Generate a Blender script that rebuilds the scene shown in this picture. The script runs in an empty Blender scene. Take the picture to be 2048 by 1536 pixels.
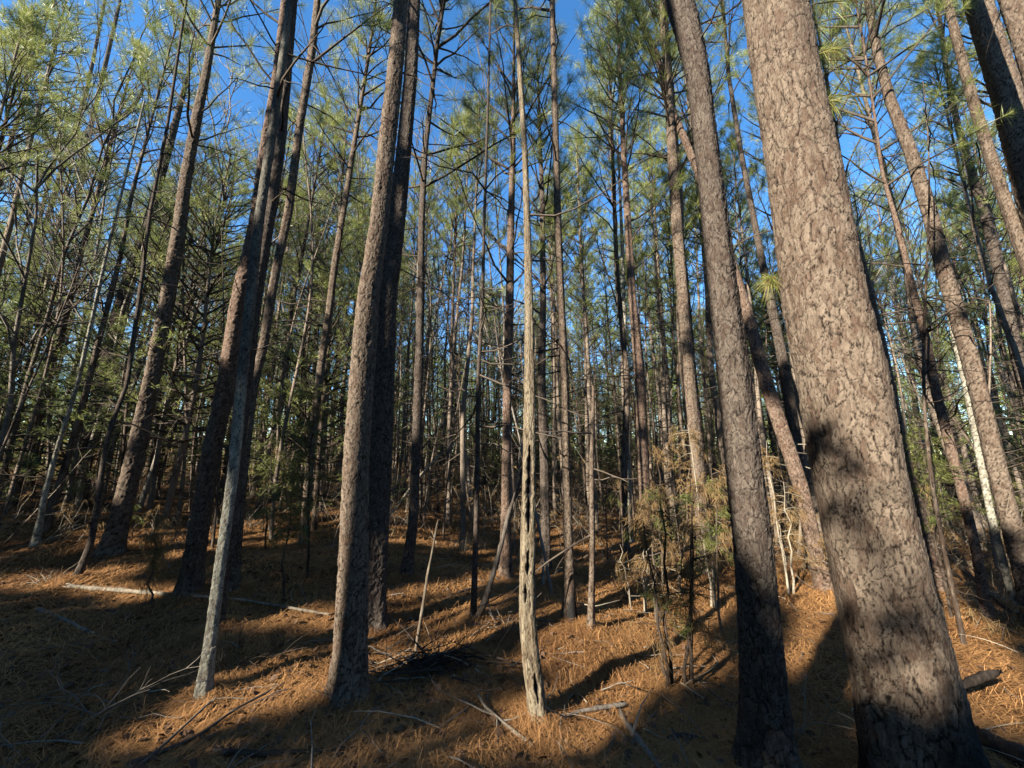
import bpy, math, numpy as np
from mathutils import Vector, Matrix
SC = bpy.context.scene
COL = SC.collection
PI = math.pi
R = np.random.default_rng(11)

# ------------------------------------------------------------------ camera model
F_PX, PITCH, EYE = 769.0, math.radians(11.7), np.array([0.0, 0.0, 1.55])
CP, SP = math.cos(PITCH), math.sin(PITCH)
SUN_AZ, SUN_EL = math.radians(46), math.radians(27)      # azimuth the shadows run to, sun elevation
SUN_TO = np.array([-math.sin(SUN_AZ)*math.cos(SUN_EL), -math.cos(SUN_AZ)*math.cos(SUN_EL), math.sin(SUN_EL)])

def ray(px, py):
    cx = (px-1024)/F_PX; cy = (768-py)/F_PX
    return np.array([cx, CP-cy*SP, SP+cy*CP])

def sm(x, a, b):
    t = np.clip((x-a)/(b-a), 0, 1); return t*t*(3-2*t)

def g(x, y):
    """height of the forest floor"""
    x = np.asarray(x, float); y = np.asarray(y, float)
    z = -0.035*np.clip(x, -14, 14)
    z = z + .05*np.sin(.9*x+.4*y+1)+.045*np.sin(-.5*x+1.1*y+2)+.022*np.sin(2.3*x+1.7*y)+.02*np.sin(-2.9*x+2.2*y+.7)
    z = z + .012*np.sin(5.1*x-3.7*y)+.010*np.sin(4.2*x+6.3*y+1.3)+.007*np.sin(-9.1*x+7.7*y)+.006*np.sin(12.3*x+8.1*y+2)
    z = z + .20*sm(y+.25*(x+4), 4.2, 5.6)*sm(-x, .5, 3)
    z = z + .012*np.clip(y-9, 0, 40)
    z = z + .5*np.sin(x*.05+1)*np.sin(y*.045)*sm(np.hypot(x, y), 18, 50)
    return z

def hit(px, py, up=0.0):
    d = ray(px, py)
    t = 3.0
    for _ in range(60):
        p = EYE+d*t
        t += .6*((g(p[0], p[1])+up-EYE[2])/d[2]-t)
    return EYE+d*t

# ------------------------------------------------------------------ mesh helpers
class MB:
    """collects vertices / faces, builds ONE mesh"""
    def __init__(s): s.V = []; s.F3 = []; s.F4 = []; s.M3 = []; s.M4 = []; s.n = 0; s.A = {}
    def add(s, V, F, mat=0, **att):
        V = np.asarray(V, float); F = np.asarray(F, np.int64)
        s.V.append(V)
        if F.shape[1] == 3: s.F3.append(F+s.n); s.M3.append(np.full(len(F), mat))
        else: s.F4.append(F+s.n); s.M4.append(np.full(len(F), mat))
        for k in set(s.A) | set(att):
            L = s.A.setdefault(k, [np.zeros(s.n)] if s.n else [])
            L.append(np.broadcast_to(np.asarray(att.get(k, 0.0), float), (len(V),)))
        s.n += len(V)
    def arrays(s):
        V = np.concatenate(s.V)
        f3 = np.concatenate(s.F3) if s.F3 else np.zeros((0, 3), int)
        f4 = np.concatenate(s.F4) if s.F4 else np.zeros((0, 4), int)
        m = np.concatenate([np.concatenate(s.M3) if s.M3 else np.zeros(0), np.concatenate(s.M4) if s.M4 else np.zeros(0)])
        return V, f3, f4, m.astype(int)
    def mesh(s, name, mats, smooth=True):
        V, f3, f4, m = s.arrays()
        me = bpy.data.meshes.new(name)
        me.vertices.add(len(V)); me.vertices.foreach_set('co', V.astype(np.float32).ravel())
        li = np.concatenate([f3.ravel(), f4.ravel()]).astype(np.int32)
        me.loops.add(len(li)); me.loops.foreach_set('vertex_index', li)
        st = np.concatenate([np.arange(len(f3))*3, len(f3)*3+np.arange(len(f4))*4]).astype(np.int32)
        me.polygons.add(len(st)); me.polygons.foreach_set('loop_start', st)
        me.polygons.foreach_set('material_index', m.astype(np.int32))
        me.polygons.foreach_set('use_smooth', np.full(len(st), smooth))
        for k, L in s.A.items():
            a = me.attributes.new(k, 'FLOAT', 'POINT'); a.data.foreach_set('value', np.concatenate(L).astype(np.float32))
        for mt in mats: me.materials.append(mt)
        me.update(calc_edges=True); me.validate()
        return me

def link(name, me, parent=None, loc=None):
    o = bpy.data.objects.new(name, me); COL.objects.link(o)
    if parent: o.parent = parent
    if loc is not None: o.location = loc
    return o
def tag(o, label=None, cat=None, group=None, kind=None):
    if label: o['label'] = label
    if cat: o['category'] = cat
    if group: o['group'] = group
    if kind: o['kind'] = kind
    return o
def empty(name, loc, label, cat, group=None):
    o = bpy.data.objects.new(name, None); COL.objects.link(o); o.location = loc; o.empty_display_size = .1
    return tag(o, label, cat, group)

def frames(P, ref):
    T = np.gradient(P, axis=0); T /= np.linalg.norm(T, axis=1)[:, None]+1e-9
    ref = np.asarray(ref, float)
    X = ref-T*(T@ref)[:, None]; X /= np.linalg.norm(X, axis=1)[:, None]+1e-9
    return T, X, np.cross(T, X)
def tube_arrays(P, r, k=6, ref=None):
    P = np.asarray(P, float); n = len(P); r = np.broadcast_to(r, (n,))
    if ref is None:
        d = P[-1]-P[0]; ref = np.eye(3)[np.argmin(np.abs(d))]
    T, X, Y = frames(P, ref)
    a = np.arange(k)*2*PI/k
    V = P[:, None]+r[:, None, None]*(np.cos(a)[None, :, None]*X[:, None]+np.sin(a)[None, :, None]*Y[:, None])
    i = np.arange(n-1)[:, None]*k; j = np.arange(k)[None]; j2 = (j+1) % k
    Fq = np.stack([i+j, i+j2, i+k+j2, i+k+j], -1).reshape(-1, 4)
    return V.reshape(-1, 3), Fq
def tube(mb, P, r, k=6, mat=0, ref=None, **att):
    V, Fq = tube_arrays(P, r, k, ref); mb.add(V, Fq, mat, **att)
def curve(p0, d, L, n=5, bend=(0, 0, 0), wob=.0, rng=R):
    """points from p0 along d, bent by vector bend, with a wobble"""
    t = np.linspace(0, 1, n)[:, None]
    w = np.cumsum(rng.normal(0, wob*L/n, (n, 3)), 0) if wob else 0
    P = np.asarray(p0)+np.asarray(d)*L*t+np.asarray(bend)*L*t*t+w
    P[0] = p0
    return P
def unit(v): v = np.asarray(v, float); return v/(np.linalg.norm(v, axis=-1, keepdims=True)+1e-9)

def needles(mb, pos, dr, k, ln, w, spread=(15, 75), back=.1, droop=.0, rng=R, mat=0):
    """tufts of k flat needles at pos pointing round dr"""
    pos = np.repeat(np.asarray(pos, float), k, 0); dr = unit(np.repeat(np.asarray(dr, float), k, 0)); n = len(pos)
    rv = unit(rng.normal(size=(n, 3))); pr = unit(np.cross(dr, rv))
    ph = np.radians(rng.uniform(*spread, n))[:, None]
    nd = dr*np.cos(ph)+pr*np.sin(ph)
    L = rng.uniform(ln[0], ln[1], n)[:, None]
    p0 = pos-dr*rng.uniform(0, back, n)[:, None]
    sd = unit(np.cross(nd, rng.normal(size=(n, 3))))*w*.5
    mid = p0+nd*L*.55+np.array([0, 0, -1])*droop*L*.25
    tip = p0+nd*L+np.array([0, 0, -1])*droop*L
    V = np.stack([p0-sd*.6, p0+sd*.6, mid+sd, mid-sd, tip], 1).reshape(-1, 3)
    b = np.arange(n)[:, None]*5
    tone = np.repeat(rng.uniform(0, 1, n), 5)
    v0 = mb.n
    mb.add(V, np.concatenate([b+[0, 1, 2], b+[0, 2, 3], b+[3, 2, 4]]), mat, tone=tone)

# ------------------------------------------------------------------ materials
def mat(name):
    m = bpy.data.materials.new(name); m.use_nodes = True
    nt = m.node_tree; nt.nodes.clear()
    return m, nt
def N(nt, t, **kw):
    n = nt.nodes.new(t)
    for k, v in kw.items():
        if k.startswith('_'): setattr(n, k[1:], v)
    return n
def lk(nt, a, b): nt.links.new(a, b)
def ramp(nt, fac, stops):
    n = nt.nodes.new('ShaderNodeValToRGB'); e = n.color_ramp.elements
    while len(e) < len(stops): e.new(.5)
    for el, (p, c) in zip(e, stops): el.position = p; el.color = (*c, 1)
    lk(nt, fac, n.inputs[0]); return n.outputs[0]
def noise(nt, vec, scale, detail=4, rough=.6, dist=0):
    n = nt.nodes.new('ShaderNodeTexNoise'); n.inputs['Scale'].default_value = scale
    n.inputs['Detail'].default_value = detail; n.inputs['Roughness'].default_value = rough; n.inputs['Distortion'].default_value = dist
    if vec: lk(nt, vec, n.inputs['Vector'])
    return n.outputs['Fac']
def mapping(nt, vec, sc):
    n = nt.nodes.new('ShaderNodeMapping'); n.inputs['Scale'].default_value = sc; lk(nt, vec, n.inputs[0]); return n.outputs[0]
def attr(nt, name):
    n = nt.nodes.new('ShaderNodeAttribute'); n.attribute_name = name; return n.outputs['Fac']
def math_(nt, op, a, b=None, clamp=False):
    n = nt.nodes.new('ShaderNodeMath'); n.operation = op; n.use_clamp = clamp
    for i, v in enumerate((a, b)):
        if v is None: continue
        if hasattr(v, 'links'): lk(nt, v, n.inputs[i])
        else: n.inputs[i].default_value = v
    return n.outputs[0]
def mix(nt, f, a, b, mode='MIX'):
    n = nt.nodes.new('ShaderNodeMix'); n.data_type = 'RGBA'; n.blend_type = mode
    for i, v in ((0, f), (6, a), (7, b)):
        if hasattr(v, 'links'): lk(nt, v, n.inputs[i])
        else: n.inputs[i].default_value = v if i == 0 else (*v, 1)
    return n.outputs[2]
def out(nt, col, rough=.9, bump=None, bstr=.5, bdist=.01, spec=.15):
    b = nt.nodes.new('ShaderNodeBsdfPrincipled'); o = nt.nodes.new('ShaderNodeOutputMaterial')
    if hasattr(col, 'links'): lk(nt, col, b.inputs['Base Color'])
    else: b.inputs['Base Color'].default_value = (*col, 1)
    b.inputs['Roughness'].default_value = rough; b.inputs['Specular IOR Level'].default_value = spec
    if bump is not None:
        bn = nt.nodes.new('ShaderNodeBump'); bn.inputs['Strength'].default_value = bstr; bn.inputs['Distance'].default_value = bdist
        lk(nt, bump, bn.inputs['Height']); lk(nt, bn.outputs[0], b.inputs['Normal'])
    lk(nt, b.outputs[0], o.inputs[0])

def bark_mat(name, plate_a, plate_b, furrow, fleck, fleck_amt=.25):
    """bark with plate / furrow attributes written by the trunk builder"""
    m, nt = mat(name)
    tc = nt.nodes.new('ShaderNodeTexCoord').outputs['Object']
    crack, tone, char = attr(nt, 'crack'), attr(nt, 'tone'), attr(nt, 'char')
    v = mapping(nt, tc, (1, 1, .35))
    n1 = noise(nt, v, 42, 5, .7); n2 = noise(nt, mapping(nt, tc, (1, 1, .6)), 5, 4, .6); n3 = noise(nt, tc, 190, 3, .7); n4 = noise(nt, mapping(nt, tc, (1, 1, .22)), 150, 4, .75)
    f = math_(nt, 'ADD', math_(nt, 'ADD', math_(nt, 'MULTIPLY', tone, .22), .04), math_(nt, 'MULTIPLY', n4, .42))
    f = math_(nt, 'ADD', f, math_(nt, 'MULTIPLY', math_(nt, 'SUBTRACT', n2, .5), .32))
    base = ramp(nt, f, [(.14, tuple(c*.8 for c in plate_b)), (.25, plate_b), (.38, plate_a), (.62, tuple(min(1, c*1.5) for c in plate_a))])
    fl = ramp(nt, n3, [(.56, (0, 0, 0)), (.68, (1, 1, 1))])
    base = mix(nt, math_(nt, 'MULTIPLY', fl, fleck_amt), base, fleck)
    n5 = noise(nt, mapping(nt, tc, (1, 1, .75)), 62, 3, .6, 1.2)
    fd = ramp(nt, n5, [(.30, (1, 1, 1)), (.39, (0, 0, 0))])
    base = mix(nt, math_(nt, 'MULTIPLY', fd, .8), base, tuple(c*1.1 for c in furrow))
    dk = ramp(nt, n1, [(.34, (1, 1, 1)), (.47, (0, 0, 0))])
    base = mix(nt, math_(nt, 'MULTIPLY', dk, .22), base, tuple(c*1.6 for c in furrow))
    c = mix(nt, crack, furrow, base)
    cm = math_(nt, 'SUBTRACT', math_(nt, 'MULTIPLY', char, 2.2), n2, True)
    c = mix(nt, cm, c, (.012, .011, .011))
    h = math_(nt, 'ADD', math_(nt, 'ADD', math_(nt, 'MULTIPLY', n1, .5), math_(nt, 'MULTIPLY', n4, .6)), math_(nt, 'MULTIPLY', n5, .9))
    out(nt, c, .92, h, .9, .006, .12)
    return m
M = {}
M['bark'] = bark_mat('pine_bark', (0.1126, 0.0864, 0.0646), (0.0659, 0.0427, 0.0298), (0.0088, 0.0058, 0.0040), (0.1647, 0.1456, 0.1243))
M['bark_dark_shaded'] = bark_mat('dark_shaded_pine_bark', (0.0723, 0.0578, 0.0462), (0.0405, 0.0277, 0.0208), (0.0081, 0.0058, 0.0046), (0.1156, 0.1098, 0.1040))  # darker bark tone; on some stems it paints in the shade they stand in
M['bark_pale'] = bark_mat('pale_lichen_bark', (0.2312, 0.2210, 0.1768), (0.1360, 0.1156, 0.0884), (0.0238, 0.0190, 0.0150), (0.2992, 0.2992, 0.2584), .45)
M['bark_red'] = bark_mat('reddish_pine_bark', (0.1185, 0.0838, 0.0624), (0.0694, 0.0405, 0.0277), (0.0127, 0.0081, 0.0058), (0.1618, 0.1445, 0.1272))
M['snag'] = bark_mat('weathered_snag_wood', (0.1434, 0.1179, 0.0809), (0.0832, 0.0601, 0.0370), (0.0129, 0.0083, 0.0056), (0.1757, 0.1572, 0.1249), .35)

def plain_wood(name, a, b, zs=.25, sc=30, bstr=.5):
    m, nt = mat(name)
    tc = nt.nodes.new('ShaderNodeTexCoord').outputs['Object']
    rnd = nt.nodes.new('ShaderNodeObjectInfo').outputs['Random']
    n1 = noise(nt, mapping(nt, tc, (1, 1, zs)), sc, 5, .7)
    n2 = noise(nt, tc, 1.3, 3, .6)
    f = math_(nt, 'ADD', math_(nt, 'MULTIPLY', n1, .9), math_(nt, 'MULTIPLY', math_(nt, 'SUBTRACT', n2, .5), .7))
    f = math_(nt, 'ADD', f, math_(nt, 'MULTIPLY', math_(nt, 'SUBTRACT', rnd, .5), .35))
    out(nt, ramp(nt, f, [(.28, b), (.5, a), (.75, tuple(min(1, x*1.4) for x in a))]), .92, n1, bstr, .012, .1)
    return m
M['trunk_far'] = plain_wood('slender_pine_bark', (0.1185, 0.0937, 0.0723), (0.0335, 0.0231, 0.0167), .3, 26, .9)
M['twig'] = plain_wood('twig_bark', (0.0636, 0.0503, 0.0393), (0.0289, 0.0208, 0.0156), .5, 20)
M['hardwood'] = plain_wood('grey_hardwood_bark', (0.1387, 0.1214, 0.1011), (0.0578, 0.0474, 0.0359), .4, 22)
M['dead_wood'] = plain_wood('bleached_dead_wood', (0.1792, 0.1532, 0.1156), (0.0809, 0.0624, 0.0450), .2, 40)
M['grey_wood'] = plain_wood('grey_fallen_wood', (0.0983, 0.0855, 0.0723), (0.0376, 0.0289, 0.0231), .2, 40)
M['dark_wood'] = plain_wood('dark_fallen_wood', (0.0289, 0.0225, 0.0179), (0.0116, 0.0087, 0.0070), .3, 40)

def leaf_mat(name, a, b, trans=.35, rough=.55, gloss=.25):
    m, nt = mat(name)
    tone = attr(nt, 'tone'); rnd = nt.nodes.new('ShaderNodeObjectInfo').outputs['Random']
    tc = nt.nodes.new('ShaderNodeTexCoord').outputs['Object']
    f = math_(nt, 'ADD', math_(nt, 'MULTIPLY', tone, .55), math_(nt, 'MULTIPLY', noise(nt, tc, 1.1, 2), .5))
    f = math_(nt, 'ADD', f, math_(nt, 'MULTIPLY', math_(nt, 'SUBTRACT', rnd, .5), .25))
    c = ramp(nt, f, [(.2, a), (.85, b)])
    d = nt.nodes.new('ShaderNodeBsdfPrincipled'); d.inputs['Roughness'].default_value = rough; d.inputs['Specular IOR Level'].default_value = gloss
    t = nt.nodes.new('ShaderNodeBsdfTranslucent'); ms = nt.nodes.new('ShaderNodeMixShader'); o = nt.nodes.new('ShaderNodeOutputMaterial')
    ms.inputs[0].default_value = trans
    lk(nt, c, d.inputs['Base Color']); lk(nt, c, t.inputs['Color'])
    lk(nt, d.outputs[0], ms.inputs[1]); lk(nt, t.outputs[0], ms.inputs[2]); lk(nt, ms.outputs[0], o.inputs[0])
    return m
M['needle'] = leaf_mat('pine_needles', (.115, .148, .034), (.31, .32, .085), .42, .42, .4)
M['needle_soft'] = leaf_mat('soft_green_needles', (.11, .15, .042), (.31, .325, .10), .42, .45, .35)
M['cedar'] = leaf_mat('cedar_sprays', (.05, .066, .018), (.15, .155, .04))
M['dry'] = leaf_mat('dry_hanging_needles', (.11, .068, .031), (.27, .18, .085), .35, .8, .1)
M['straw'] = leaf_mat('pine_straw_needles', (.075, .031, .0125), (.355, .188, .074), .1, .75, .15)
M['leaf_litter'] = leaf_mat('dry_oak_leaves', (0.0425, 0.0213, 0.0110), (0.1105, 0.0638, 0.0357), .15, .7, .2)

def ground_mat():
    m, nt = mat('pine_straw_floor')
    tc = nt.nodes.new('ShaderNodeTexCoord').outputs['Object']
    n1 = noise(nt, tc, 55, 6, .75, 1.5); n2 = noise(nt, tc, 1.4, 4, .6); n3 = noise(nt, mapping(nt, tc, (1, 6, 1)), 30, 3, .7, .8)
    f = math_(nt, 'ADD', math_(nt, 'MULTIPLY', n1, .55), math_(nt, 'MULTIPLY', n3, .3))
    f = math_(nt, 'ADD', f, math_(nt, 'MULTIPLY', math_(nt, 'SUBTRACT', n2, .5), .5))
    c = ramp(nt, f, [(.25, (.018, .009, .004)), (.45, (.072, .034, .013)), (.62, (.18, .096, .036))])
    out(nt, c, .95, n1, 1, .03, .08)
    return m
M['ground'] = ground_mat()

# ------------------------------------------------------------------ ground sheet
def build_ground():
    rr = np.concatenate([[0.05], np.geomspace(.35, 9, 190), np.geomspace(9.2, 320, 70)]); na = 540
    a = np.arange(na)*2*PI/na
    X = rr[:, None]*np.sin(a)[None]; Y = rr[:, None]*np.cos(a)[None]
    V = np.stack([X, Y, g(X, Y)], -1).reshape(-1, 3)
    i = np.arange(len(rr)-1)[:, None]*na; j = np.arange(na)[None]; j2 = (j+1) % na
    F = np.stack([i+j, i+na+j, i+na+j2, i+j2], -1).reshape(-1, 4)
    mb = MB(); mb.add(V, F)
    o = link('ground', mb.mesh('ground', [M['ground']]))
    tag(o, 'forest floor covered in orange brown pine straw', 'ground', kind='structure')
build_ground()

# ------------------------------------------------------------------ bark relief
def hsh(i, j, s):
    x = np.sin(i*127.1+j*311.7+s*74.7)*43758.5453; return x-np.floor(x)
def cells(uu, vv, nu, seed):
    iu = np.floor(uu); iv = np.floor(vv)
    F1 = np.full(uu.shape, 9.); F2 = np.full(uu.shape, 9.); ID = np.zeros(uu.shape); DX = np.zeros(uu.shape); DY = np.zeros(uu.shape)
    for di in (-1, 0, 1):
        for dj in (-1, 0, 1):
            ci = (iu+di) % nu; cj = iv+dj
            dx = iu+di+.1+.8*hsh(ci, cj, seed)-uu; dy = cj+.1+.8*hsh(ci, cj, seed+3)-vv
            d = np.abs(dx)**1.35+np.abs(dy)**1.35; d = d**(1/1.35)
            idv = hsh(ci, cj, seed+9)
            near = d < F1
            F2 = np.where(near, F1, np.minimum(F2, d)); F1 = np.where(near, d, F1)
            ID = np.where(near, idv, ID); DX = np.where(near, dx, DX); DY = np.where(near, dy, DY)
    return F1, F2-F1, ID, DX, DY
def bark_relief(th, v, Rm, cw, ch, seed):
    Cc = 2*PI*Rm; nu = 2*max(2, round(Cc/cw/2)); uu = th/(2*PI)*nu; vv = v/ch
    w = .22*np.sin(3*th+vv*1.3+seed)+.12*np.sin(-5*th+vv*2.9+seed*2)+.07*np.sin(9*th+vv*5.3)
    w2 = .30*np.sin(2*th+vv*.9+seed*1.7)+.16*np.sin(7*th-vv*2.2)+.08*np.sin(-13*th+vv*4.7)
    vf = v/ch*4.3; uf = th*nu/(2*PI)
    w = w+.05*np.sin(np.round(nu*2.6)*th+vf)+.03*np.sin(np.round(nu*4.1)*th-vf*1.7+seed); w2 = w2+.05*np.sin(np.round(nu*3.2)*th+vf*1.3+1)+.03*np.sin(np.round(nu*5.7)*th-vf*.6)
    F1, e1, id1, dx, dy = cells(uu+w, vv+w2+id_off(th, nu), nu, seed)
    _, e2, id2, dx2, dy2 = cells((uu+w*.6)*2, vv*1.7+w2, nu*2, seed+20)
    gate = np.clip((id1-.2)*1.6, .12, 1)           # some plates run together, others part widely
    _, e4, id4, _, dy4 = cells((uu+w*1.3)*.5, (vv+w2*1.2)*.42, nu//2, seed+60); s4 = sm(e4, .0, .055+.05*id4)
    s1 = sm(e1, .0, .09+.12*gate**1.5); s2 = sm(e2, 0, .20)
    _, e3, id3, _, _ = cells(uu+w*.9+.37, (vv+w2*1.5)*.2, nu, seed+40); s3 = sm(e3, .0, .17)
    low = np.clip(.5-dy, 0, 1)                      # lower lips of the plates lift and gape
    h = .36*s1*(.35+.65*gate)+.13*s2+.30*s3+.42*s4-.22*dy4*id4+.24*(id1-.5)+.10*(id2-.5)-.26*dy*id1+.05*dx2-.12*dy2*id2
    crack = np.clip(1-(1-s1)*(.30+.70*gate**1.5)-(1-s2)*.50*id2-(1-s3)*.40-(1-s4)*.85, 0, 1)
    return h, crack, np.clip(.5+.75*(id1-.5)+.65*(id2-.5), 0, 1)
def id_off(th, nu): return .25*np.sin(th*4+1)+.2*np.sin(th*7)

# ------------------------------------------------------------------ pine crowns (limbs + needle tufts), origin at crown base
def make_crown(seed, CL, Rm, lush=1.0, up=(30, 62), kneedle=34, nl=(.13, .20), nw=.0052, whorl=.58, lowsparse=.6):
    rng = np.random.default_rng(seed)
    limb = MB(); TP = []; TD = []
    z = .0
    while z < CL-.15:
        t = z/CL
        nb = int(rng.integers(3, 6))
        a0 = rng.uniform(0, 2*PI)
        for b in range(nb):
            if t < .35 and rng.random() < lowsparse: continue
            az = a0+b*2*PI/nb+rng.normal(0, .3)
            el = math.radians(up[0]+(up[1]-up[0])*t**.8+rng.normal(0, 8))
            L = Rm*(.45+.75*math.sin(PI*min(1, .22+.55*t)))*(1-t)**.55*rng.uniform(.65, 1.2)+.25
            d = np.array([math.cos(az)*math.cos(el), math.sin(az)*math.cos(el), math.sin(el)])
            P = curve((0, 0, z+rng.uniform(-.1, .1)), d, L, 7, (0, 0, rng.uniform(-.1, .28)), .10, rng)
            r0 = .007+.0085*L
            tube(limb, P, np.linspace(r0, .003, 7), 4)
            TP.append(P[-1]); TD.append(P[-1]-P[-2])
            ns = int(2+L*2.8*lush)
            for q in range(ns):
                f = rng.uniform(.28, .98); i = min(5, int(f*6)); fr = f*6-i
                p = P[i]*(1-fr)+P[i+1]*fr
                sd = unit(np.cross(unit(P[i+1]-P[i]), [0, 0, 1]))*(1 if q % 2 else -1)
                dd = unit(unit(P[i+1]-P[i])*.8+sd*rng.uniform(.4, 1.1)+np.array([0, 0, rng.uniform(.0, .6)]))
                l2 = rng.uniform(.18, .5)*(1-.35*f)*(.6+.4*min(L, 1.6))
                Q = curve(p, dd, l2, 3, (0, 0, .2), .08, rng)
                tube(limb, Q, np.linspace(.0045, .002, 3), 3)
                TP.append(Q[-1]); TD.append(Q[-1]-Q[-2])
                if rng.random() < .5*lush: TP.append(Q[1]); TD.append(Q[-1]-Q[-2]+rng.normal(0, .05, 3))
        z += whorl*rng.uniform(.6, 1.3)*(1-.35*t)
    TP.append((0, 0, CL)); TD.append((0, 0, 1))
    fo = MB(); needles(fo, TP, TD, kneedle, nl, nw, (12, 78), .13, .12, rng)
    return limb, fo

def xf(V, Mx): return V@np.array(Mx)[:3, :3].T+np.array(Mx)[:3, 3]
def add_dead(mb, axis, rad, z0, z1, n, Ls, rng, mat_i=1, drop=(-.5, .45)):
    """dead side branches on a bare stem; axis(z)->xyz, rad(z)"""
    for _ in range(n):
        z = rng.uniform(z0, z1); az = rng.uniform(0, 2*PI); L = rng.uniform(*Ls)*(1 if rng.random() < .6 else .45)
        d = np.array([math.cos(az), math.sin(az), rng.uniform(*drop)]); d = unit(d)
        P = curve(np.asarray(axis(z)), d, L, 6, (0, 0, rng.uniform(-.25, .12)), .16, rng)
        r0 = min(.009*math.sqrt(L)+.003, .6*float(rad(z))+.003)
        tube(mb, P, np.linspace(r0, .0022, 6), 4, mat_i)
        for q in range(int(L*3.2*rng.uniform(.3, 1.5))):
            i = int(rng.integers(1, 5))
            dd = unit(unit(P[i+1]-P[i])+rng.normal(0, .7, 3))
            tube(mb, curve(P[i], dd, L*rng.uniform(.15, .4), 4, (0, 0, rng.uniform(-.3, .1)), .15, rng), np.linspace(.0035, .0016, 4), 3, mat_i)

NV = 8
CROWNS = []
for k in range(NV):
    CL = [5.8, 5.4, 6.4, 5.0, 6.0, 5.6, 6.6, 4.8][k]
    CROWNS.append((CL,)+make_crown(100+k, CL, [1.6, 1.4, 1.8, 1.3, 1.5, 1.7, 1.5, 1.2][k], 1.0))
CROWN_ME = [fo.mesh('crown', [M['needle']], False) for _, _, fo in CROWNS]
CROWN_FINE = [make_crown(100+k, CROWNS[k][0], [1.6, 1.4, 1.8, 1.3, 1.5, 1.7, 1.5, 1.2][k], 1.0, kneedle=46, nw=.0030)[1].mesh('crown', [M['needle']], False) for k in range(NV)]
CROWN_ARR = [l.arrays() for _, l, _ in CROWNS]

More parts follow.
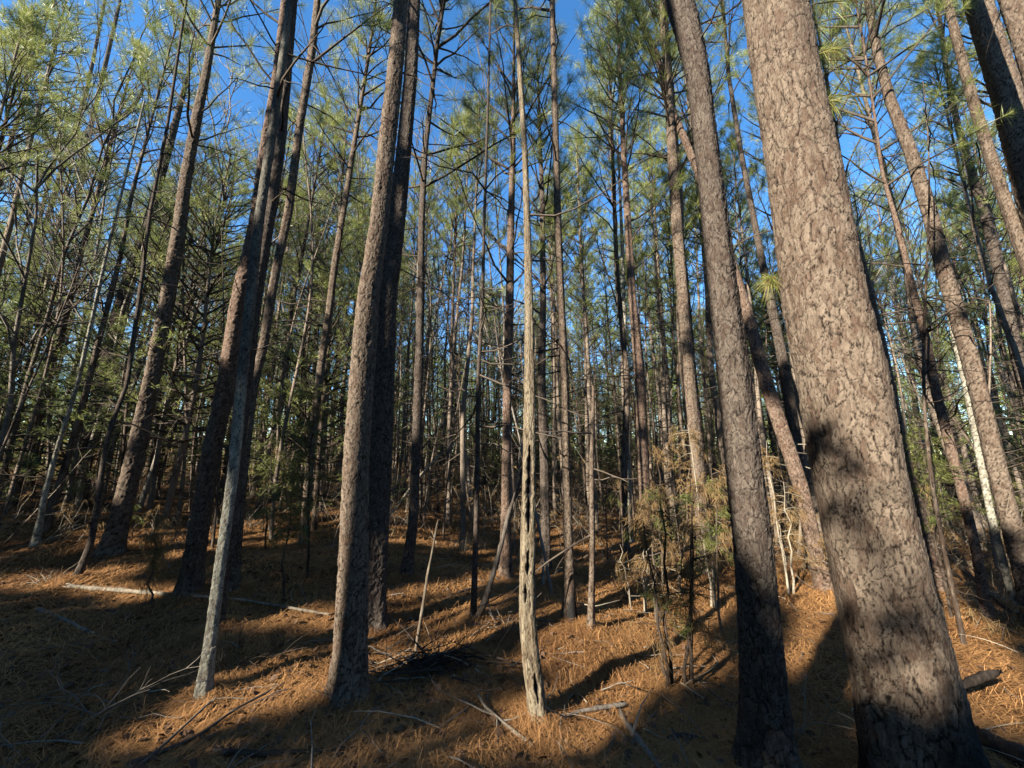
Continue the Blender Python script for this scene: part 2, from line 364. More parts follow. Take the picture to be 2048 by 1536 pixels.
# ------------------------------------------------------------------ traced trunks
LIT, DARKP = [], []
HERO_XY = []
def smooth(a, w):
    if w < 3: return a
    k = np.hanning(w+2)[1:-1]; k /= k.sum(); p = w//2
    return np.convolve(np.pad(a, p, mode='reflect', reflect_type='odd'), k, 'valid')[:len(a)]
def hero(name, label, pts, H=14., m='bark', crown=None, cat='pine tree', cw=.04, ch=.06, depth=.16, dead=10, seed=1, group=None,
         char=0, flare=.48, cavity=None, top=True, limbs=None, nodead_below=1.6, twigm='twig', dist=None, cb=None, dl=(.35, 1.3), pale_to=0):
    rng = np.random.default_rng(seed*13+5)
    B = hit(pts[0][0], pts[0][1])
    if dist:                                               # base hidden: stand the tree at a known distance on that bearing
        u = unit(B[:2]); B = np.array([u[0]*dist, u[1]*dist, 0]); B[2] = g(B[0], B[1])
    d0 = math.hypot(B[0], B[1]); n = B[:2]/d0
    P = []; r = []
    for px, py, w in pts:
        d = ray(px, py); t = d0/(d[:2]@n); p = EYE+d*t
        a, b = ray(px-w/2, py), ray(px+w/2, py)
        dz = math.atan2(b[0], b[1])-math.atan2(a[0], a[1])
        P.append(p); r.append(np.linalg.norm(d[:2])*t*math.sin(dz/2))
    P = np.array(P); r = np.array(r)
    if dist: P[0] = (P[1][0]+(P[0][0]-P[1][0])*.9, P[1][1]+(P[0][1]-P[1][1])*.9, P[0][2]) if False else P[0]
    zg = float(g(P[0][0], P[0][1]))
    if P[0][2] > zg+.02:                                   # carry the stem on down to the floor
        dd = unit(P[0]-P[1]); dd = dd/max(.3, -dd[2]); q = P[0]+dd*(P[0][2]-zg); q[2] = g(q[0], q[1])
        P = np.vstack([q, P]); r = np.concatenate([[r[0]*1.08], r])
    P = np.vstack([P[0]-np.array([0, 0, .35])-(P[1]-P[0])*np.array([1, 1, 0])*.1, P]); r = np.concatenate([[r[0]*1.05], r])
    nz = len(P)
    zt = P[-1][2]
    if top:
        H = max(H, zt+2.2); dv = unit(P[-1]-P[-2]); q = P[-1]; ex = []; er = []
        while q[2] < H-.05:
            dv = unit(dv*.8+np.array([0, 0, .2])); st = min(.8, (H-q[2])/max(dv[2], .3)); q = q+dv*st; ex.append(q)
            er.append(r[-1]+(.012-r[-1])*min(1, (q[2]-zt)/(H-zt)))
        P = np.vstack([P]+ex); r = np.concatenate([r, er])
    s = np.concatenate([[0], np.cumsum(np.linalg.norm(np.diff(P, axis=0), axis=1))])
    sd = np.arange(0, s[-1], .03)
    D = np.stack([smooth(np.interp(sd, s, P[:, i]), 21) for i in range(3)], 1); rd = smooth(np.interp(sd, s, r), 41)
    s_vis = s[nz-1]
    sp = float(np.clip(d0*.0019, .0046, .022))
    v = np.concatenate([np.arange(0, min(s_vis+.3, s[-1]), sp*1.15), np.arange(s_vis+.3, sd[-1], .09)]) if top else np.arange(0, sd[-1], sp*1.15)
    A = np.stack([np.interp(v, sd, D[:, i]) for i in range(3)], 1); rv = np.interp(v, sd, rd)
    k = int(np.clip(2*PI*rv.max()/sp, 10, 300))
    T, X, Y = frames(A, (0, 1, 0))
    th = np.arange(k)*2*PI/k; TH, VV = np.meshgrid(th, v)
    Rm = float(np.median(rv[v < s_vis])) if len(rv[v < s_vis]) else float(rv.mean())
    h, crack, tone = bark_relief(TH, VV, Rm, cw, ch, seed)
    zz = A[:, 2]-zg
    rr = rv*(1+flare*np.exp(-np.clip(zz, 0, 9)/.13))
    lob = 1+.05*np.sin(TH*3+seed+VV*.4)+.035*np.sin(TH*5+seed*2-VV*.9)+.10*flare*np.sin(TH*5+seed)*np.exp(-np.clip(zz, 0, 9)/.15)[:, None]*2
    rad = rr[:, None]*lob+depth*Rm*(h-.5)*np.clip(rr/Rm, .3, 1.1)[:, None]
    charv = np.zeros_like(rad)
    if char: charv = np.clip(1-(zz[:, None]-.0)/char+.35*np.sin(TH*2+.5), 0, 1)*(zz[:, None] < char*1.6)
    if pale_to: charv = np.maximum(charv, .50*sm(zz, pale_to, pale_to+1.1)[:, None]*np.ones_like(rad))
    if cavity:
        for (cy0, cy1, thc, hw, dp) in cavity:             # hollows burnt and rotted into the stem
            mid, hh = (cy0+cy1)/2, (cy1-cy0)/2
            e = ((VV-mid)/hh)**2; da = (TH-thc+PI) % (2*PI)-PI
            ww = hw*np.sqrt(np.clip(1-e, 0, 1))*(1+.25*np.sin(VV*37)+.2*np.sin(VV*81+1))
            mk = sm(ww-np.abs(da), 0, .16)*(e < 1)
            rad = rad*(1-dp*mk); charv = np.maximum(charv, mk*.9); rad = rad+.06*Rm*np.exp(-((np.abs(da)-ww)/.12)**2)*(e < 1)
    V = A[:, None]+rad[..., None]*(np.cos(TH)[..., None]*X[:, None]+np.sin(TH)[..., None]*Y[:, None])
    nr = len(A); i = np.arange(nr-1)[:, None]*k; j = np.arange(k)[None]; j2 = (j+1) % k
    mb = MB(); mb.add(V.reshape(-1, 3), np.stack([i+j, i+j2, i+k+j2, i+k+j], -1).reshape(-1, 4), 0,
                      crack=crack.ravel(), tone=tone.ravel(), char=charv.ravel())
    ax = lambda z: np.array([np.interp(z, A[:, 2], A[:, 0]), np.interp(z, A[:, 2], A[:, 1]), z])
    rdz = lambda z: np.interp(z, A[:, 2], rv)
    if dead: add_dead(mb, ax, rdz, zg+nodead_below, min(H*.62, 9.5) if top else A[-1, 2], dead, dl, rng)
    if limbs:
        for Q, q0, q1 in limbs:                            # limbs traced like the stem, (px, py) in the same plane
            QP = []
            for px, py in Q:
                d = ray(px, py); QP.append(EYE+d*(d0/(d[:2]@n)))
            QP = np.array(QP); s2 = np.concatenate([[0], np.cumsum(np.linalg.norm(np.diff(QP, axis=0), axis=1))]); t2 = np.linspace(0, s2[-1], 24)
            QQ = np.stack([smooth(np.interp(t2, s2, QP[:, c]), 5) for c in range(3)], 1); QQ[:, 1] += np.cumsum(rng.normal(0, .012, 24))
            tube(mb, QQ, np.linspace(q0, q1, 24)*(1+.08*np.sin(np.arange(24)*1.7)), 8, 1, (0, 1, 0))
            for c in range(4, 24, 2):
                dd = unit(unit(QQ[c]-QQ[c-1])*.6+rng.normal(0, .7, 3)); Lq = rng.uniform(.3, 1.2)
                W = curve(QQ[c], dd, Lq, 6, rng.normal(0, .25, 3), .2, rng); tube(mb, W, np.linspace(q1*.9+.003, .002, 6), 4, 1)
                for _ in range(4):
                    tube(mb, curve(W[int(rng.integers(1, 6))], unit(dd+rng.normal(0, .8, 3)), Lq*rng.uniform(.2, .6), 4, rng.normal(0, .2, 3), .2, rng), np.linspace(.004, .0015, 4), 3, 1)
    root = empty(name, (P[1][0], P[1][1], zg), label, cat, group)
    inv = Matrix.Translation(-root.location)
    mb.V = [V_-np.array(root.location) for V_ in mb.V]
    fo = None
    if crown is not None:
        CLv = CROWNS[crown][0]
        cbz = cb if cb else H-CLv*1.0
        p0, p1 = ax(cbz)-np.array(root.location), A[-1]-np.array(root.location)
        ez = unit(p1-p0); ex_ = unit(np.cross([0, 1, 0], ez)); ey = np.cross(ez, ex_)
        scz = np.linalg.norm(p1-p0)/CLv; ang = rng.uniform(0, 2*PI); ca, sa = math.cos(ang), math.sin(ang)
        sxy = .55+.45*scz
        Mx = Matrix(((*(ex_*ca+ey*sa)*sxy, 0),)*1+((0, 0, 0, 0),)*3)
        cols = [(ex_*ca+ey*sa)*sxy, (ey*ca-ex_*sa)*sxy, ez*scz]
        Mx = Matrix([[cols[c][r_] for c in range(3)]+[p0[r_]] for r_ in range(3)]+[[0, 0, 0, 1]])
        lv, l3, l4, _ = CROWN_ARR[crown]
        mb.add(xf(lv, Mx), l4 if len(l4) else l3, 1)
        fo = link('crown', CROWN_FINE[crown], root); fo.matrix_local = Mx
    link('trunk', mb.mesh('trunk', [M[m], M[twigm]]), root)
    HERO_XY.append((P[1][0], P[1][1]))
    return root

H = hero
PT = 'pine_tree'
H(PT, 'thickest pine at right with broad flaky bark, sunlit above and shaded below',
  [(1885,1625,250),(1840,1536,232),(1807,1368,215),(1773,1218,203),(1740,1068,190),(1708,918,183),(1687,768,183),(1647,600,165),(1626,450,158),(1601,300,142),(1572,150,135),(1550,0,135)],
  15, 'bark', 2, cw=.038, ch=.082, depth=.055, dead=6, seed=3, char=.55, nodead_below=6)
def needle_tufts(root, px_list):
    rng = np.random.default_rng(8); x, y = HERO_XY[0]; d0 = math.hypot(x, y)
    for px, py, ax_, L in px_list:
        d = ray(px, py); p = EYE+d*(d0/(d[0]*x+d[1]*y)*d0)-np.array(root.location); mb = MB(); e = unit(np.array([ax_, -.25, .25]))
        P = curve(p, e, L, 5, (0, 0, -.2), .1, rng); tube(mb, P, np.linspace(.005, .003, 5), 5, 1)
        for q in range(2, 5):
            needles(mb, [P[q]]*2, [e+rng.normal(0, .2, 3), e+[0, 0, -.5]], 26, (.09, .19), .0022, (15, 85), .05, .45, rng, 0)
            needles(mb, [P[q]], [e+[0, 0, -.9]], 14, (.08, .16), .0022, (10, 70), .05, .6, rng, 2)
        link('needle_tuft', mb.mesh('needle_tuft', [M['needle'], M['twig'], M['dry']], False), root)
needle_tufts(bpy.data.objects['pine_tree'], [(1628, 110, 1, .16), (1640, 205, 1, .12), (1600, 20, 1, .45), (1550, 560, -1, .06)])
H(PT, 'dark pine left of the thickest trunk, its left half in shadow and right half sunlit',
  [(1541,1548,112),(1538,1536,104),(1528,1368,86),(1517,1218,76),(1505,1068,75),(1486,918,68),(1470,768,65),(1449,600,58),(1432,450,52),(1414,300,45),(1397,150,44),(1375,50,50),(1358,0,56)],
  14, 'bark_dark_shaded', 0, cw=.030, ch=.05, depth=.13, dead=7, seed=4, nodead_below=4.5)
H(PT, 'tall straight pine left of centre, lit strip down its left edge, nearest of its pair',
  [(694,1393,66),(700,1300,62),(703,1218,60),(707,1068,52),(711,918,46),(722,768,46),(735,600,42),(758,450,34),(773,300,33),(790,150,30),(803,0,26)],
  14, 'bark', 4, cw=.030, ch=.052, depth=.15, dead=6, seed=5, nodead_below=4)
H(PT, 'shaded dark pine standing close behind the tall straight pine left of centre',
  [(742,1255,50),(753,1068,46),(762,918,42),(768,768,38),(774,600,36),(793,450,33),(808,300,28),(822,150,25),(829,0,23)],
  14, 'bark_dark_shaded', 1, cw=.030, ch=.05, depth=.14, dead=9, seed=6, nodead_below=3.5)  # dark bark stands in for shade on this stem
H(PT, 'slim pine with pale whitish lower bark rising from a sunlit strip of straw',
  [(405,1402,28),(423,1268,24),(442,1118,22),(457,1018,22),(470,918,22),(483,768,22),(517,450,20),(565,125,16),(580,0,14)],
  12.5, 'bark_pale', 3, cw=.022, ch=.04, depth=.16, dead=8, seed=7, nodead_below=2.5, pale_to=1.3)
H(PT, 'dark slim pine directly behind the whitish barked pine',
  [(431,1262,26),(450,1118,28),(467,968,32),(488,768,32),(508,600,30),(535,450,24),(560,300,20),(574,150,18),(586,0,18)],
  13, 'bark_dark_shaded', 5, cw=.026, ch=.045, depth=.15, dead=9, seed=8)
H(PT, 'scaly barked pine left of the whitish pine, with the pale fallen log at its foot',
  [(378,1188,44),(396,1068,37),(420,918,36),(453,768,36),(480,600,36),(512,450,27),(530,300,22),(555,150,20),(572,0,18)],
  13.5, 'bark_red', 6, cw=.030, ch=.05, depth=.22, dead=9, seed=9)
H(PT, 'stout leaning pine at left with dark furrowed base and patchy sunlit upper stem',
  [(219,1108,48),(244,1018,42),(268,918,38),(301,768,32),(335,600,31),(361,450,28),(369,375,24),(396,225,21),(412,150,17),(437,0,12)],
  13, 'bark', 0, cw=.032, ch=.052, depth=.18, dead=16, seed=10, nodead_below=2.4, dl=(.5, 2.0))
H(PT, 'leaning dark pine far left of centre whose top half is sunlit and forked',
  [(155,1012,38),(173,893,30),(202,768,30),(243,600,26),(295,450,20),(336,300,18),(372,165,10)],
  11, 'bark_dark_shaded', 3, cw=.032, ch=.052, depth=.14, dead=14, seed=11)
H('bare_sapling', 'thin dark leaning sapling between the stout leaning pine and the forked pine',
  [(148,1165,17),(183,1088,15),(200,968,12),(216,868,11),(255,768,10),(285,550,9),(300,425,8),(335,250,7),(365,50,6)],
  9, 'bark_dark_shaded', None, 'sapling', cw=.03, ch=.05, depth=.1, dead=22, seed=12)
H(PT, 'crooked pine near the left edge with a bend halfway up its stem',
  [(-28,962,26),(0,820,25),(25,710,25),(55,650,24),(100,540,22),(125,475,20),(153,425,17),(170,300,12),(200,175,11),(235,25,8)],
  12, 'bark_dark_shaded', 7, cw=.03, ch=.05, depth=.12, dead=18, seed=13, dl=(.5, 1.8))
H(PT, 'straight dark pine crossing behind the crooked pine near the left edge',
  [(-45,955,20),(20,720,17),(50,600,16),(75,500,14),(140,290,12),(175,175,10),(190,100,8),(210,0,7)],
  12, 'bark_dark_shaded', 5, cw=.03, ch=.05, depth=.1, dead=16, seed=14, dl=(.5, 1.6))
H('bare_sapling', 'thin bare stem at the left edge ending below the arching limb',
  [(-65,960,14),(10,690,12),(65,500,11),(100,350,9),(135,240,7),(150,190,5)],
  7.5, 'bark_dark_shaded', None, 'sapling', cw=.03, ch=.05, depth=.1, dead=18, seed=15)
H('bare_sapling', 'pale slim sapling at left with patches of sun on its lower stem',
  [(70,1092,18),(88,993,14),(115,893,11),(155,768,10),(182,650,9),(215,500,8),(240,400,6)],
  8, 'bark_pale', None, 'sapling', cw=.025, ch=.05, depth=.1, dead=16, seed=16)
H(PT, 'slender pine right of the whitish pine, tapering up between two dark stems',
  [(466,1190,24),(472,1100,20),(480,1000,20),(490,900,19),(507,768,18),(525,700,18),(550,550,17),(577,425,17),(600,250,16),(625,100,15),(635,0,13)],
  13, 'bark', 4, cw=.026, ch=.045, depth=.14, dead=12, seed=17)
H(PT, 'thin pine just left of the tall straight pair, speckled with sun',
  [(606,1095,18),(622,900,16),(646,700,15),(655,650,14),(670,525,13),(695,375,11),(715,250,9),(735,125,7)],
  10, 'bark', 1, cw=.026, ch=.045, depth=.12, dead=14, seed=18)
H(PT, 'slim dark pine with a curved foot right of the tall straight pair',
  [(812,1156,24),(827,1040,18),(832,918,17),(837,768,16),(842,600,14),(843,450,12),(850,300,11),(868,150,8),(885,0,6)],
  12, 'bark_dark_shaded', 2, cw=.026, ch=.045, depth=.12, dead=20, seed=19)
H('snag_tree', 'pale hollow snag in the centre foreground with long dark slits in its stem',
  [(1077,1441,34),(1071,1380,36),(1061,1318,34),(1053,1218,31),(1056,1118,29),(1057,1048,27),(1059,918,24),(1060,768,20),(1058,600,15),(1056,500,13),(1050,300,10),(1037,100,9),(1030,0,6)],
  9, 'snag', None, 'dead tree', cw=.012, ch=.13, depth=.17, dead=4, seed=20, flare=.1, nodead_below=2.0,
  cavity=[(.46,.64,PI*1.08,.26,.55),(1.03,1.16,PI*.90,.26,.6),(1.20,1.36,PI*1.0,.34,.7),(1.46,2.05,PI*1.0,.58,.8)])
H(PT, 'straight pine with pinkish sunlit bark behind the leaning grey pole, left of the hollow snag',
  [(1011,1160,25),(1012,1018,18),(1015,768,16),(1020,600,15),(1022,450,13),(1026,300,10),(1027,190,6)],
  9.5, 'bark_red', 0, cw=.026, ch=.045, depth=.14, dead=16, seed=21)
H(PT, 'straight pine right of the hollow snag with a dark scorched foot',
  [(1139,1245,27),(1138,1150,19),(1137,1068,17),(1132,918,16),(1130,768,15),(1122,600,14),(1116,450,13),(1112,300,12),(1108,150,11),(1104,0,10)],
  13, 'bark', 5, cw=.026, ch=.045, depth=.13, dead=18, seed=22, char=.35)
H('bare_sapling', 'thin black stem beside the foot of the leaning grey pole',
  [(946,1245,12),(952,1068,10),(955,918,9),(956,768,8),(965,600,7),(968,450,6),(973,300,5)],
  8, 'bark_dark_shaded', None, 'sapling', cw=.03, ch=.05, depth=.08, dead=22, seed=23)
H('bare_sapling', 'thin tan stem between the scorched pine and the brown brush',
  [(1181,1266,14),(1185,1118,11),(1183,918,9),(1187,768,6)],
  3.6, 'bark', None, 'sapling', cw=.03, ch=.05, depth=.08, dead=6, seed=24, nodead_below=.5, top=False)
H(PT, 'pine with steep ascending branches rising behind the brown brush right of centre',
  [(1297,1135,24),(1285,918,21),(1280,768,20),(1265,600,15),(1256,450,13),(1247,300,10),(1240,150,7)],
  11, 'bark_red', 6, cw=.026, ch=.045, depth=.12, dead=18, seed=25)
H(PT, 'pale sunlit pine left of the half shadowed pine',
  [(1412,1150,28),(1392,893,25),(1379,768,22),(1366,600,22),(1354,450,21),(1344,300,18),(1337,175,15),(1326,50,12)],
  12, 'bark', 1, cw=.026, ch=.045, depth=.12, dead=12, seed=26)
H(PT, 'curving pine that leans in behind the half shadowed pine and crosses the pale pine',
  [(1650,1185,34),(1600,968,30),(1560,850,29),(1530,760,27),(1501,650,24),(1455,500,20),(1395,340,15),(1345,220,13),(1310,100,11),(1260,0,9)],
  12, 'bark_red', 4, cw=.026, ch=.045, depth=.12, dead=10, seed=27)
H(PT, 'dark slim pine between the half shadowed pine and the thickest trunk',
  [(1625,1135,24),(1590,868,24),(1562,700,20),(1526,530,15),(1510,450,13),(1481,300,10),(1457,150,8),(1445,0,6)],
  12, 'bark_dark_shaded', 7, cw=.026, ch=.045, depth=.12, dead=16, seed=28)
H(PT, 'stout sunlit pine near the right edge slanting up behind the thickest trunk',
  [(2078,1262,50),(2027,1068,43),(1990,918,41),(1955,768,39),(1930,675,37),(1891,550,34),(1860,425,33),(1821,300,29),(1780,200,24),(1753,100,20),(1735,0,15)],
  14, 'bark', 2, cw=.030, ch=.05, depth=.14, dead=12, seed=29)
H(PT, 'pale edged pine slanting across the upper right corner',
  [(2290,1280,66),(2160,800,46),(2100,640,40),(2042,490,34),(2010,400,30),(1977,300,28),(1945,200,26),(1918,100,23),(1893,0,20)],
  14, 'bark', 3, cw=.026, ch=.045, depth=.13, dead=8, seed=30)
H(PT, 'broad brown trunk slanting through the upper right corner beside the pale edged pine',
  [(2335,1290,130),(2205,850,104),(2117,560,90),(2058,350,82),(2018,200,74),(1993,125,68),(1953,0,60)],
  15, 'bark', 0, cw=.034, ch=.055, depth=.13, dead=4, seed=31)
H(PT, 'sunlit trunk cut off by the upper right corner of the photo',
  [(2560,1400,160),(2400,900,120),(2150,350,95),(2080,150,82),(2035,20,72)],
  15, 'bark', 1, cw=.034, ch=.055, depth=.12, dead=4, seed=32)
H(PT, 'shaded dark pine stem between the stout sunlit pine and the pale edged pine',
  [(2150,1130,34),(2040,740,30),(2010,600,26),(1975,450,23),(1945,350,20),(1915,250,15),(1890,120,12),(1875,0,9)],
  13, 'bark_dark_shaded', 5, cw=.03, ch=.05, depth=.12, dead=12, seed=33)
H(PT, 'slim pine right of the thickest trunk with a reddish sunlit middle',
  [(1978,1245,24),(1950,1090,21),(1930,1008,22),(1900,893,22),(1868,768,20),(1855,690,18),(1825,575,14),(1795,450,12),(1765,350,8),(1752,250,6)],
  10, 'bark_red', 7, cw=.026, ch=.045, depth=.12, dead=16, seed=34)
H('bare_sapling', 'pale thin stem lit along its lower half in front of the stout pine at right',
  [(2045,1255,19),(2010,1143,18),(1982,1030,17),(1960,918,16),(1935,790,14),(1900,640,10),(1880,520,7)],
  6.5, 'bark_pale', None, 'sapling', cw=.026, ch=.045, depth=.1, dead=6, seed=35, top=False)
H(PT, 'thin pine half hidden along the right side of the thickest trunk',
  [(1878,1180,26),(1850,1080,25),(1795,850,24),(1765,700,22),(1735,570,18),(1700,430,13),(1680,320,10),(1660,200,8)],
  11, 'bark_red', 3, cw=.026, ch=.045, depth=.12, dead=12, seed=36)
H('bare_sapling', 'broken tan stem in the brush between the two big trunks at right',
  [(1632,1160,15),(1612,1018,14),(1595,918,12),(1588,880,5)],
  3, 'snag', None, 'sapling', cw=.02, ch=.06, depth=.1, dead=12, seed=37, top=False, nodead_below=.6, twigm='dead_wood', dl=(.2, .7))
H(PT, 'dark pine close behind the right side of the hollow snag',
  [(1092,1142,19),(1088,918,16),(1083,768,15),(1086,600,12),(1085,400,9),(1080,275,6)],
  10, 'bark_dark_shaded', 4, cw=.026, ch=.045, depth=.12, dead=16, seed=38)
H('bare_sapling', 'very thin pale stem beside the pine with steep ascending branches',
  [(1262,1085,9),(1252,768,8),(1245,500,7),(1240,380,5)],
  8, 'bark_pale', None, 'sapling', cw=.03, ch=.05, depth=.08, dead=14, seed=39)
H('hardwood_tree', 'bare grey hardwood reaching in from the left edge with a thick arching limb',
  [(-330,985,70),(-250,700,60),(-120,450,36),(-40,365,24),(0,338,22),(60,300,20),(120,285,18),(150,275,16),(200,258,14),(250,232,12),(275,200,9),(290,170,7)],
  9, 'bark_dark_shaded', None, 'tree', cw=.03, ch=.05, depth=.08, dead=0, seed=40, top=False, twigm='hardwood',
  limbs=[([(120,285),(130,300),(180,304),(240,306),(300,308),(352,312)], .028, .012), ([(160,272),(163,300),(150,308)], .022, .014),
         ([(60,300),(40,240),(60,180),(110,120)], .016, .005), ([(250,232),(300,250),(360,300)], .008, .003), ([(-40,365),(-20,250),(40,150),(120,40)], .016, .005)])

# ------------------------------------------------------------------ repeated pines of the stand behind
def slender_variant(k, H_, D, cbz, dead, tw='twig'):
    rng = np.random.default_rng(300+k)
    z = np.concatenate([[-.3], np.linspace(0, H_, 46)]); w = np.clip(z/cbz, 0, 1)
    a1, a2, p1, p2 = rng.uniform(.04, .16), rng.uniform(.02, .07), rng.uniform(0, 6), rng.uniform(0, 6)
    ox = (a1*np.sin(PI*w)+a2*np.sin(2*PI*w+p1)-a2*math.sin(p1)*(1-w)-a2*np.sin(2*PI+p1)*w)
    oy = (a1*np.sin(PI*w)*math.cos(p2)+a2*np.sin(3*PI*w)*.6)
    P = np.stack([ox, oy, z], 1)
    r = D/2*(1-.86*np.clip(z, 0, H_)/H_)*(1+.3*np.exp(-np.clip(z, 0, 99)/.15))+.004
    kk = 12; mb = MB()
    V, Fq = tube_arrays(P, r, kk, (0, 1, 0))
    V = V+rng.normal(0, .035*D, V.shape)*np.array([1, 1, 0]); mb.add(V, Fq, 0)
    ax = lambda q: np.array([np.interp(q, z, ox), np.interp(q, z, oy), q])
    add_dead(mb, ax, lambda q: np.interp(q, z, r), .8, cbz+1, dead, (.3, 1.9), rng)
    ci = k % NV; s = (H_-cbz)/CROWNS[ci][0]; sxy = .5+.4*s
    Mx = Matrix.Translation((0, 0, cbz)) @ Matrix.Diagonal((sxy, sxy, s, 1))
    lv, l3, l4, _ = CROWN_ARR[ci]; mb.add(xf(lv, Mx), l4, 1)
    return mb.mesh('trunk', [M['trunk_far'], M[tw]]), CROWN_ME[ci], Mx
VARS = [slender_variant(k, h, d, c, n) for k, (h, d, c, n) in enumerate(
    [(13.5, .17, 7.2, 26), (12, .12, 7.0, 34), (14.5, .20, 7.6, 22), (11, .10, 6.4, 38), (13, .145, 6.6, 30), (12.4, .13, 6.8, 34), (14, .18, 6.6, 24), (9.5, .085, 5.4, 40)])]
PROTO = {}
def pine(k, x, y, s, rot, lean, label, group):
    root = empty('pine_tree', (x, y, float(g(x, y))), label, 'pine tree', group)
    root.rotation_euler = (lean[0], lean[1], rot); root.scale = (s, s, s)
    if k not in PROTO:
        t = bpy.data.objects.new('trunk', VARS[k][0]); c = bpy.data.objects.new('crown', VARS[k][1]); PROTO[k] = (t, c)
    else:
        t, c = (o.copy() for o in PROTO[k])
    for o in (t, c): COL.objects.link(o); o.parent = root
    c.matrix_local = VARS[k][2]
    return root

# full-crowned softer evergreens (left, lower crowns)
def evergreen_variant(k, H_, cbz, Rm):
    rng = np.random.default_rng(500+k)
    limb, fo = make_crown(510+k, H_-cbz, Rm, 1.25, (5, 50), 16, (.08, .14), .006, .36, .15)
    z = np.concatenate([[-.2], np.linspace(0, H_, 24)]); P = np.stack([.06*np.sin(z*.9+k), .05*np.sin(z*.7+2*k), z], 1)*np.array([1, 1, 1])
    mb = MB(); tube(mb, P, .055*(1-.85*np.clip(z, 0, 99)/H_)+.004, 8, 0, (0, 1, 0))
    lv, l3, l4, _ = limb.arrays(); mb.add(lv+np.array([0, 0, cbz]), l4, 1)
    fo.V = [v+np.array([0, 0, cbz]) for v in fo.V]
    return mb.mesh('trunk', [M['trunk_far'], M['twig']]), fo.mesh('crown', [M['needle_soft']], False)
EVER = [evergreen_variant(k, h, c, r) for k, (h, c, r) in enumerate([(6.5, .8, 1.7), (5, .6, 1.4), (8, 1.6, 1.9)])]

# bare hardwoods
def hardwood_variant(k, H_):
    rng = np.random.default_rng(700+k); mb = MB()
    def grow(p, d, L, r, lv):
        n = 7 if lv < 2 else 5
        P = curve(p, d, L, n, (0, 0, .12), .12 if lv else .06, rng)
        tube(mb, P, np.linspace(r, r*(.5 if lv else .35), n), [8, 5, 4, 3][lv], 0)
        if lv == 3: return
        nb = [9, 6, 5][lv]
        for q in range(nb):
            f = rng.uniform(.38 if lv == 0 else .2, 1); i = min(n-2, int(f*(n-1)))
            pp = P[i]+(P[i+1]-P[i])*(f*(n-1)-i)
            dd = unit(unit(P[i+1]-P[i])*(.9 if lv == 0 else .7)+unit(rng.normal(size=3))*[.75, .8, .9][lv]+np.array([0, 0, .25]))
            grow(pp, dd, L*[.42, .5, .5][lv]*rng.uniform(.6, 1.15), max(.0022, r*(.42 if lv == 0 else .5)), lv+1)
    grow(np.array([0, 0, -.2]), np.array([rng.normal(0, .05), rng.normal(0, .05), 1.]), H_, .055, 0)
    return mb.mesh('trunk', [M['hardwood']])
HARD = [hardwood_variant(k, h) for k, h in enumerate((8.5, 7.5, 10, 6.5))]

def free(x, y, mind, pts): return all((x-a)**2+(y-b)**2 > mind*mind for a, b in pts)
def region(az):
    return 'left' if az < -20 else ('mid' if az < 17 else 'right')
LAB = {('near', 'left'): 'slender pine standing behind the stout leaning pine at left', ('near', 'mid'): 'slender pine in the rows just behind the hollow snag',
       ('near', 'right'): 'slender pine in the rows behind the two big trunks at right',
       ('far', 'left'): 'small far pine deep in the woods at left', ('far', 'mid'): 'small far pine crowded in the deep stand straight ahead',
       ('far', 'right'): 'small far pine deep in the shaded woods at right'}
placed = list(HERO_XY)
rng = np.random.default_rng(21)
cnt = 0
def wedge(rmin, rmax, n, mind, azr=(-58, 58), tries=9000, power=.5):
    global cnt
    out_ = []
    for _ in range(tries):
        if len(out_) >= n: break
        az = math.radians(rng.uniform(*azr)); r_ = rmin+(rmax-rmin)*rng.random()**power
        x, y = r_*math.sin(az), r_*math.cos(az)
        if free(x, y, mind, placed): placed.append((x, y)); out_.append((x, y, math.degrees(az), r_))
    return out_
for x, y, az, r_ in wedge(7.5, 15, 50, .85, power=.6)+wedge(15, 30, 185, .95, power=.6):
    cls = 'near' if r_ < 15 else 'far'
    k = int(rng.choice(8, p=[.12, .16, .1, .16, .14, .14, .1, .08]))
    lf = region(az)
    pine(k, x, y, rng.uniform(.8, 1.12), rng.uniform(0, 6.28), rng.normal(0, .022, 2), LAB[(cls, lf)], {'near': 'slender pines of the nearer rows, ', 'far': 'small pines of the far rows, '}[cls]+lf)
ep = []
for x, y, az, r_ in wedge(8, 20, 24, 1.3, (-57, -22))+wedge(13, 24, 7, 1.6, (24, 55))+wedge(13, 27, 18, 1.3, (-21, 23)):
    k = int(rng.integers(0, 3)); s = rng.uniform(.8, 1.15)
    root = empty('evergreen_tree', (x, y, float(g(x, y))), 'bushy low evergreen among the far trunks at left' if az < -21 else 'bushy low evergreen among the shaded trunks at right' if az > 23 else 'bushy young evergreen in the thicket straight ahead', 'evergreen',
                 'bushy evergreens at left' if az < -21 else 'bushy evergreens at right' if az > 23 else 'bushy evergreens straight ahead')
    root.rotation_euler.z = rng.uniform(0, 6.28); root.scale = (s, s, s)
    link('trunk', EVER[k][0], root); link('crown', EVER[k][1], root)
for x, y, az, r_ in wedge(9.5, 19, 20, 1.0, (-55, -12))+wedge(10, 18, 6, 1.2, (-10, 50)):
    k = int(rng.integers(0, 4)); s = rng.uniform(.8, 1.15)
    root = empty('hardwood_tree', (x, y, float(g(x, y))), 'bare grey hardwood with fine pale twigs among the pines at left' if az < -11 else 'bare grey hardwood with fine pale twigs among the central pines', 'tree',
                 'bare hardwoods at left' if az < -11 else 'bare hardwoods of the centre')
    root.rotation_euler = (rng.normal(0, .05), rng.normal(0, .05), rng.uniform(0, 6.28)); root.scale = (s, s, s)
    link('trunk', HARD[k], root)

